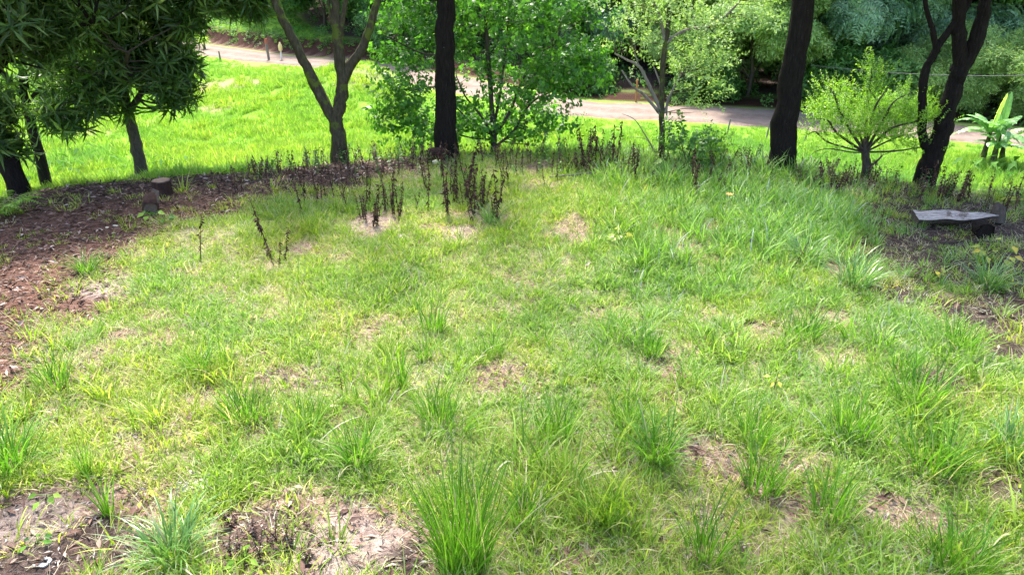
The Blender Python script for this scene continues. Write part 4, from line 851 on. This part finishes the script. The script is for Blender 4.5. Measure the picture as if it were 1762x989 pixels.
shrub(720, 268, .22, .45, 8, TS, 'broad', 'small twiggy shrub touching the straight black trunk', scale=.8)
shrub(870, 262, .4, .6, 18, TS, 'broad', 'leafy shrub at the foot of the broad-leaved bushy tree', scale=.8)
shrub(940, 262, .45, .5, 18, TS, 'lime', 'light green shrub on the crest below the arching stem', scale=.8)
shrub(1725, 318, .35, .5, 14, TS, 'broad', 'green leafy shrub behind the yellow fallen banana leaf', scale=.8)
shrub(1640, 306, .2, .35, 8, TS, 'lime', 'low yellowish shrub behind the cut log', scale=.7)
shrub(1355, 245, .10, .12, 3, TS, 'mid', 'sprig of green leaves sprouting on the leaning black trunk', name='sprig', scale=.5, Y=12.6, dz=1.15) if False else None
def seedling(px, py, h, n, L, W, fm, lab, name='seedling', up=.6):
    g = hit(px, py); e = empty(name, g, lab, 'plant'); r = RNG
    P = np.array([(0, 0, -.01), (.01, 0, h * .5), (.02, .01, h)]); mk('stem', tube(P, [.005, .004, .003], 5), M['twig'], e)
    t = r.uniform(.35, 1, n); b_ = np.stack([.02 * t, .01 * t, h * t], 1); az = r.uniform(0, 6.28, n)
    tips = b_ + np.stack([np.cos(az), np.sin(az), 0 * az + up * .6], 1) * L * .8
    mk('leaves', [leaves(tips, np.stack([np.cos(az), np.sin(az), 0 * az - .1], 1), np.stack([0 * az, 0 * az - .5, 0 * az + 1], 1), L * r.uniform(.8, 1.2, n), W * r.uniform(.8, 1.2, n), .1)] + [c for q, b0 in zip(tips, b_) for c in tube([b0, q], [.002, .002], 4)], M[fm], e)
    return e
for px, py, h, n, L, W, fm, lab in (
    (246, 376, .06, 3, .10, .07, 'lime', 'tiny bright seedling on the brown leaf floor below the log chunk, the smaller of two'),
    (260, 378, .09, 6, .12, .08, 'lime', 'bright broad-leaved seedling on the brown leaf floor below the log chunk'),
    (282, 382, .08, 5, .10, .07, 'broad', 'greener seedling at the border of grass and brown leaf floor'),
    (1063, 425, .20, 9, .10, .07, 'yellow', 'seedling with several yellow green leaves in mid clearing'),
    (1720, 462, .30, 9, .13, .09, 'yellow', 'seedling with drooping yellow leaves on black litter below the cut log'),
    (1690, 455, .22, 6, .10, .07, 'yellow', 'smaller yellow-leaved seedling next to the drooping one'),
    (1625, 335, .22, 6, .12, .09, 'lime', 'round-leaved lime seedling among shrivelled weeds behind the cut log'),
    (1600, 478, .12, 3, .09, .07, 'yellow', 'pale yellow leaves beside the dark red withered plants'),
    (755, 262, .45, 7, .14, .10, 'yellow', 'climber with yellow and orange leaves against the straight black trunk'),
    (1150, 300, .22, 5, .16, .13, 'lime', 'big round lime leaves at the foot of the slim pale tree'),
    (245, 868, .06, 4, .06, .04, 'yellow', 'tiny yellow-leaved plant in the grass over the dark litter corner'),
    (80, 868, .06, 4, .07, .045, 'lime', 'tiny lime seedling in the dark litter corner'),
    (60, 945, .05, 5, .06, .04, 'broad', 'small dark green creeper in the dark litter corner'),
    (1330, 675, .2, 4, .07, .035, 'yellow', 'thin weed with a few withering yellow leaves in thick turf'),
    (420, 980, .10, 5, .07, .04, 'lime', 'lime seedling at the very lower edge between stubby brown weeds')):
    seedling(px, py, h, n, L, W, fm, lab)
# orange flower
g = hit(1248, 372); e = empty('orange_flower', g, 'single orange flower on a thin stem in tall grass before the black weeds', 'flower')
mk('stem', tube([(0, 0, 0), (.02, 0, .15), (.03, .02, .32)], [.004, .003, .003], 5), M['twig'], e)
az = np.arange(6) * 1.05; mk('petals', [leaves(np.tile([.03, .02, .32], (6, 1)), np.stack([np.cos(az), np.sin(az), 0 * az + .6], 1), np.tile([0, 0, 1.], (6, 1)), .07, .035, .2)], M['petal'], e)
# fern at the picture edge, broad weeds below the left crest
def fern(px, py, n, L, lab, mat='broad'):
    g = hit(px, py); e = empty('fern', g, lab, 'fern'); ch = []
    for k in range(n):
        az = k * 2.4; h = np.array([math.cos(az), math.sin(az), 0]); sd = np.array([-h[1], h[0], 0]); t = np.repeat(np.linspace(.1, 1, 16), 2)
        p = h * (t * L * .8)[:, None] + np.array([0, 0, 1.]) * ((1.0 * t - .75 * t * t) * L)[:, None]; s = np.where(np.arange(32) % 2, 1, -1)[:, None]
        mk('frond', [leaves(p, sd * s + h * .4, np.tile([0, 0, 1.], (32, 1)), L * .25 * (1.1 - t), .03, .1)] + tube([h * (q * L * .8) + np.array([0, 0, (q - .75 * q * q) * L]) for q in np.linspace(0, 1, 6)], [.005] * 5 + [.002], 4), M[mat], e)
fern(6, 372, 9, .75, 'bright green fern at the very edge of the dark leaf floor', 'lime')
def leafy(px, py, n, L, W, lab, fm='broad', Y=None):
    g = hit(px, py) if Y is None else base(px, py, Y, 0); e = empty('broad_leaved_plant', g, lab, 'plant', 'broad-leaved plants below the crest')
    for k in range(n):
        az = k * 2.4 + random.random() * .5; h = np.array([math.cos(az), math.sin(az), 0]); tip = h * L * .45 + np.array([0, 0, L * random.uniform(.6, 1.3)])
        mk('leaf', tube([(0, 0, 0), tip * .55 + [0, 0, .05], tip], [.008, .006, .004], 5) + [leaves(tip[None], (h + [0, 0, -.25])[None], np.array([[0, 0, 1.]]), L, W, .15)], M[fm], e)
for px, py, n, L, W, lab in ((95, 292, 6, .5, .24, 'large-leaved weed next to the thick edge mango trunk'), (140, 268, 5, .45, .2, 'large-leaved weed in the grass between two mango trunks'), (125, 300, 6, .4, .2, 'large-leaved weed right behind the dark leaf floor'),
                             (180, 282, 5, .45, .2, 'large-leaved weed just before the leaning mango trunk'), (200, 300, 5, .35, .16, 'low broad-leaved weed at the foot of the leaning mango trunk'), (282, 288, 5, .4, .17, 'broad-leaved weed on the sunny side of the leaning mango trunk'),
                             (320, 285, 5, .35, .15, 'last broad-leaved weed of the row, nearest the red-tipped stalk'), (60, 318, 5, .4, .18, 'broad-leaved weed hiding the root of the thick edge mango trunk')):
    leafy(px, py, n, L * 1.2, W * 1.1, lab, 'weedleaf')
# ------------------------------------------------------------------ banana clump
def banana(px, py):
    g = hit(px, py); e = empty('banana_plant', g, 'banana clump with arching tattered leaves and one upright yellow green leaf near the road', 'banana plant'); r = np.random.default_rng(5)
    e.scale = (1.02,) * 3
    for k, (bx, by, h) in enumerate(((-.25, 0, 1.35), (.35, .1, 1.25), (.05, -.3, .9), (.8, .2, .8))):
        mk('stem', tube([(bx, by, -.1), (bx * .9, by, h * .5), (bx * .85, by, h)], [.15, .11, .07], 9, .1), M['bark_moss'], e)
        nl = (12, 9, 7, 6)[k]
        for j in range(nl):
            az = j * 2.4 + k; up = r.uniform(.35, 1.2) if j else 1.9; L = r.uniform(1.3, 2.0) * (1 if k < 2 else .75); n = 13; t = np.linspace(0, 1, n)
            hx = np.array([math.cos(az), math.sin(az), 0]); sd = np.array([-hx[1], hx[0], 0]); curl = .25 if j == 0 else r.uniform(1.0, 1.9)
            ang = math.pi / 2 * min(up, 1.45) / 1.5 - curl * t ** 1.3
            c = np.concatenate([[[0, 0, 0]], np.cumsum(np.stack([np.cos(ang[:-1])[:, None] * hx + np.sin(ang[:-1])[:, None] * [0, 0, 1]], 0)[0] * L / (n - 1), 0)]) + [bx * .85, by, h - .1]
            w = .19 * np.sin(np.clip((t - .12) / .88, 0, 1) * math.pi) ** .6 * (1 if j else .7) + .012; V, F, off = [], [], 0
            nm = np.stack([-np.sin(ang)[:, None] * hx + np.cos(ang)[:, None] * [0, 0, 1]], 0)[0]
            for s in (-1, 1):
                for i in range(n - 1):
                    g_ = 0.012 * (r.random() < .5); a, b_ = c[i], c[i + 1] * (1 - g_) + c[i] * g_
                    V += [a, b_, b_ + sd * s * w[i + 1] - nm[i] * w[i + 1] * r.uniform(.15, .5), a + sd * s * w[i] - nm[i] * w[i] * r.uniform(.15, .4)]; F.append((off, off + 1, off + 2, off + 3)); off += 4
            var = np.repeat(np.full(len(F), 1.0 if (j == 0 and k == 0) else r.uniform(.1, .75)), 4) + (0 if (j == 0 and k == 0) else np.repeat(r.normal(0, .08, len(F)), 4))
            mk('leaf', [(np.array(V), np.array(F), np.clip(var, 0, 1))] + [(q[0], q[1], np.full(len(q[0]), .8)) for q in tube(c, np.linspace(.022, .006, n), 5)], M['banana'], e, smooth=False)
banana(1698, 280)
for px, py, n, L, W, lab in ((1660, 296, 6, .6, .22, 'broad-leaved weed at the inner foot of the banana clump'), (1690, 300, 7, .55, .2, 'broad-leaved weed right before the banana stems'), (1722, 298, 6, .6, .22, 'broad-leaved weed at the outer foot of the banana clump'), (1745, 304, 6, .7, .25, 'broad-leaved weed between banana clump and picture edge')):
    leafy(px, py, n, L, W, lab, 'weedleaf')
# ------------------------------------------------------------------ yuccas by the road
for px, py, s, lab in ((335, 84, 1.0, 'spiky yucca nearest the pale roadside bush'), (353, 86, .9, 'second spiky yucca, beside the start of the open road')):
    g = hit(px, py); e = empty('yucca', g, lab, 'yucca', 'yuccas by the road'); n = 46
    mk('stem', tube([(0, 0, -.1), (0, .02, .5), (.02, 0, .9 * s)], [.1, .09, .07], 7), M['bark_grey'], e)
    az = np.arange(n) * 2.4; el = np.linspace(1.4, -.3, n); d = np.stack([np.cos(az) * np.cos(el), np.sin(az) * np.cos(el), np.sin(el)], 1)
    mk('leaves', [leaves(np.tile([0.02, 0, .9 * s], (n, 1)), d, np.tile([0, 0, 1.], (n, 1)) + d * .05, .85 * s, .09, .12)], M['lime'], e)
# ------------------------------------------------------------------ posts, marker, wire
def post(name, px, py, h, r, mat, lab, cat_, tilt=0.0, top=None, group=None):
    g = hit(px, py); e = empty(name, g, lab, cat_, group)
    P = np.array([(0, 0, -.15), (tilt * h * .5, .0, h * .5), (tilt * h, 0, h)]); mk('shaft', tube(P, [r, r * .95, r * .9], 8, .12), mat, e)
    if top is not None: mk('painted_tip', tube([(tilt * h * .8, 0, h * .80), (tilt * h * 1.0, 0, h * 1.01)], [r * 1.04, r * .98], 8), top, e)
    return e
post('fence_post', 380, 106, .85, .07, M['post'], 'short grey post at the near edge of the far road bend', 'post', -.05, None, 'fence posts')
post('fence_post', 463, 104, 1.75, .11, M['post'], 'taller grey post with a faded red top at the road bend', 'post', -.04, M['red'], 'fence posts')
for px, py, lab in ((1318, 240, 'leaning grey fence post just beside the leaning black trunk, toward the slim tree'), (1384, 246, 'grey fence post on the outer side of the leaning black trunk'), (1250, 236, 'grey fence post between slim pale tree and leaning black trunk')):
    post('fence_post', px, py, .95, .045, M['post'], lab, 'post', .1, None, 'fence posts')
post('marker_post', 1094, 176, 1.4, .07, M['orange'], 'rusty orange post on the far verge behind the slim pale tree', 'post')
g = hit(485, 104); e = empty('road_marker', g, 'small white marker post with a cream yellow rounded head by the road bend', 'marker')
mk('shaft', tube([(0, 0, -.1), (0, 0, .4), (0, 0, .85)], [.07, .07, .065], 8), M['white'], e)
mk('head', tube([(0, 0, .78), (0, 0, .86), (0, 0, 1.1), (0, 0, 1.25), (0, 0, 1.36), (0, 0, 1.5)], [.12, .17, .18, .16, .09, .05], 10), M['signy'], e)
P = [at(x_, y_, Y_) for x_, y_, Y_ in ((1395, 113, 44), (1470, 120, 42.5), (1560, 127, 41), (1640, 130, 39.5), (1720, 131, 38), (1850, 128, 36))]
tag(mk('overhead_cable', tube(curve(P, 4), np.full(len(curve(P, 4)), .022), 5), M['wire']), 'thin dark cable slung across the wood behind the lime bushy tree', 'cable')
# ------------------------------------------------------------------ stumps and logs
def stump(px, py, r0, h, lab, tilt=.05):
    g = hit(px, py); e = empty('tree_stump', g, lab, 'stump'); n = 22
    prof = [(-.06, 1.28), (.02, 1.16), (.3, 1.03), (.7, .98), (1.0, 1.0)]
    P = [(tilt * z * h, 0, z * h) for z, q in prof]; mk('bark', [tube(P, [r0 * q for z, q in prof], n, .09, 9)[0]], M['wood_red'], e)
    a = np.arange(n) * 2 * math.pi / n; T = tube([(tilt * h, 0, h - .01), (tilt * h, 0, h + .004)], [r0 * .95, r0 * .93], n, .09, 9); mk('cut_top', T, M['wood_end'], e)
stump(281, 338, .155, .27, 'sawn dark stump standing on the brown leaf floor')
g = hit(262, 366); e = empty('log_chunk', g, 'split grey brown chunk of log lying beside the sawn stump', 'log')
d = np.array([-.10, .30, .13]); P = [np.array([.02, -.06, .085]) + d * t for t in (0, .06, .3, .6, .85, 1.05)]
mk('bark', [tube(P, [.100, .118, .128, .112, .075, .02], 18, .2, 4)[0]], M['wood_red'], e); mk('cut_end', tube([P[0] + [0, -.004, 0], P[0] + [.002, -.010, 0]], [.098, .092], 18, .2, 4), M['wood_end'], e)
mk('loose_bark', [(np.array([(-.05, .1, .20), (.06, .0, .19), (.12, .04, .12), (.05, .24, .26), (-.05, .26, .30)]), np.array([(0, 1, 3), (1, 2, 3), (0, 3, 4)]))], M['bark_grey'], e, smooth=False)
g = hit(752, 277); e = empty('cut_log', g, 'short dark cut log standing before the straight black trunk', 'log')
mk('bark', [tube([(-.16, 0, .12), (-.05, .01, .13), (.1, .03, .13), (.17, .05, .12)], [.11, .125, .12, .11], 14, .12, 5)[0]], M['wood_red'], e)
mk('cut_end', tube([(-.16, 0, .12), (-.168, 0, .12)], [.109, .105], 14, .12, 5), M['wood_end'], e); mk('cut_end', tube([(.17, .05, .12), (.178, .052, .12)], [.109, .105], 14, .12, 5), M['wood_end'], e)
g = hit(748, 284); o = mk('bracket_fungus', tube([(-.06, 0, .02), (-.02, -.01, .045), (.03, 0, .05), (.07, .01, .02)], [.02, .045, .05, .02], 8, .3, 2), M['fungus']); o.location = g; tag(o, 'cream coloured fungus lump at the foot of the short cut log', 'fungus')
# long split log lying on the black litter: a flat weathered face up, tapering to a point
gA, gB = hit(1572, 388), hit(1714, 390); ax = gB - gA; L = np.linalg.norm(ax[:2]); yaw = math.atan2(ax[1], ax[0])
e = empty('split_log', gA - [0, 0, .05], 'long split log with flat pale weathered face up, tapering to a point on black litter', 'log'); e.rotation_euler = (R(14), 0, yaw)
t = np.linspace(0, 1, 14); wid = .125 * np.where(t < .55, 1, 1 - ((t - .55) / .45) ** 1.3 * .93) * (1 + .07 * np.sin(t * 17) + .05 * np.sin(t * 41)); V = []; n = 9
for ti, w in zip(t, wid):
    for a in np.linspace(0, math.pi, n): V.append((ti * L, math.cos(a) * w + .06, .19 - math.sin(a) * w * 1.25 * (.9 + .1 * math.sin(9 * ti)) + .0 * ti))
idx = np.arange(14 * n).reshape(14, n); F = np.stack([idx[:-1, :-1], idx[:-1, 1:], idx[1:, 1:], idx[1:, :-1]], -1).reshape(-1, 4)
endc = [(np.array([V[i] for i in range(n)]), np.array([(0, i, i + 1) for i in range(1, n - 1)]))]
mk('bark', [(np.array(V), F)] + endc, M['bark_grey'], e)
V = []
for ti, w in zip(t, wid):
    for q in (-1, -.4, .2, 1): V.append((ti * L, .06 + q * w * 1.0, (.194 + .012 * math.sin(13 * ti + 3 * q))))
idx = np.arange(14 * 4).reshape(14, 4); F = np.stack([idx[:-1, :-1], idx[1:, :-1], idx[1:, 1:], idx[:-1, 1:]], -1).reshape(-1, 4); mk('split_face', [(np.array(V), F)], M['wood_cut'], e)
g = hit(1692, 412); e = empty('charred_log', g, 'black charred log end-on, lying under the point of the split log', 'log')
mk('bark', [tube([(0, 0, .10), (.02, .1, .105), (.05, .22, .10), (.07, .34, .09)], [.12, .125, .115, .07], 14, .14, 6)[0]], M['bark_dark'], e)
mk('cut_end', tube([(0, 0, .10), (0, -.006, .10)], [.118, .113], 14, .14, 6), M['bark_dark'], e)
g = hit(1712, 384); o = mk('root_knot', [tube([(0, 0, .0), (.02, .02, .1), (.03, .06, .2), (.0, .1, .27)], [.12, .10, .09, .03], 10, .4, 8)[0]], M['bark_grey']); o.location = g; tag(o, 'rough grey root knot behind the black charred log', 'root')
# yellow banana leaf on the ground, fallen branch, flakes
g = hit(1738, 352); t = np.linspace(0, 1, 9); V = []
for ti in t:
    w = .075 * math.sin(math.pi * min(max(ti, .04), .98)) ** .6
    for q in (-1, 0, 1): V.append((ti * .55 - .28, q * w, .06 + .03 * math.sin(ti * 3) + .03 * abs(q)))
idx = np.arange(27).reshape(9, 3); F = np.stack([idx[:-1, :-1], idx[1:, :-1], idx[1:, 1:], idx[:-1, 1:]], -1).reshape(-1, 4)
o = mk('fallen_banana_leaf', [(np.array(V), F, np.tile([.25, .6, .7], 9))], M['yellow']); o.location = g; o.rotation_euler = (R(25), 0, -.1); o.scale = (.62, .62, .62); o.location.z += .04; tag(o, 'yellow fallen banana leaf lying by dark weeds near the picture edge', 'leaf')
A_, B_ = hit(945, 310), hit(1085, 308)
tag(mk('fallen_branch', tube([A_ + [0, 0, .05], (A_ + B_) / 2 + [0, .03, .10], B_ + [0, 0, .06]], [.022, .02, .012], 6, .2), M['bark_pale']), 'long pale fallen branch half hidden in grass near the crest', 'branch')
A_, B_ = hit(1620, 420), hit(1762, 422)
tag(mk('fallen_branch', tube([A_ + [0, 0, .02], (A_ + B_) / 2 + [0, .05, .03], B_ + [0, 0, .02]], [.010, .012, .008], 6, .2), M['bark_grey']), 'thin grey fallen stick on black litter below the charred log', 'branch')
def flake(name, px, py, r_, n, mat, lab, cat_, flat=.35):
    g = hit(px, py); r = np.random.default_rng(int(px)); ch = []
    for k in range(n):
        c = r.normal(0, r_ * .6, 2); w = r_ * r.uniform(.25, .6); a = np.sort(r.uniform(0, 6.28, 7)); tl = r.normal(0, .3, 2)
        top = np.array([(c[0] + math.cos(q) * w, c[1] + math.sin(q) * w * .8, .012 + .008 * k / n + tl[0] * math.cos(q) * w * .15) for q in a]); bot = top - [0, 0, .012]
        V = np.concatenate([top, bot]); ch.append((V, np.array([(i, (i + 1) % 7, 7 + (i + 1) % 7, 7 + i) for i in range(7)]))); ch.append((top, np.array([(0, i, i + 1) for i in range(1, 6)])))
    o = mk(name, ch, mat, smooth=False); o.location = g; return tag(o, lab, cat_)
flake('plaster_flakes', 330, 838, .09, 9, M['paper'], 'crumbled chalk-white flakes lying in a gap of the grass', 'rubble')
flake('plaster_flakes', 75, 972, .05, 5, M['paper'], 'few pale flakes in the dark litter corner', 'rubble')
flake('stone', 178, 396, .06, 3, M['fungus'], 'small cream stone on the brown leaf floor, the outer one of the pair', 'stone')
flake('stone', 200, 390, .05, 3, M['fungus'], 'small cream stone on the brown leaf floor, nearer the log chunk', 'stone')
bpy.context.view_layer.update()
for o in sc.objects:
    if o.get('label') and not 4 <= len(o['label'].replace('-', ' ').split()) <= 16: print('LABEL', len(o['label'].split()), o['label'])
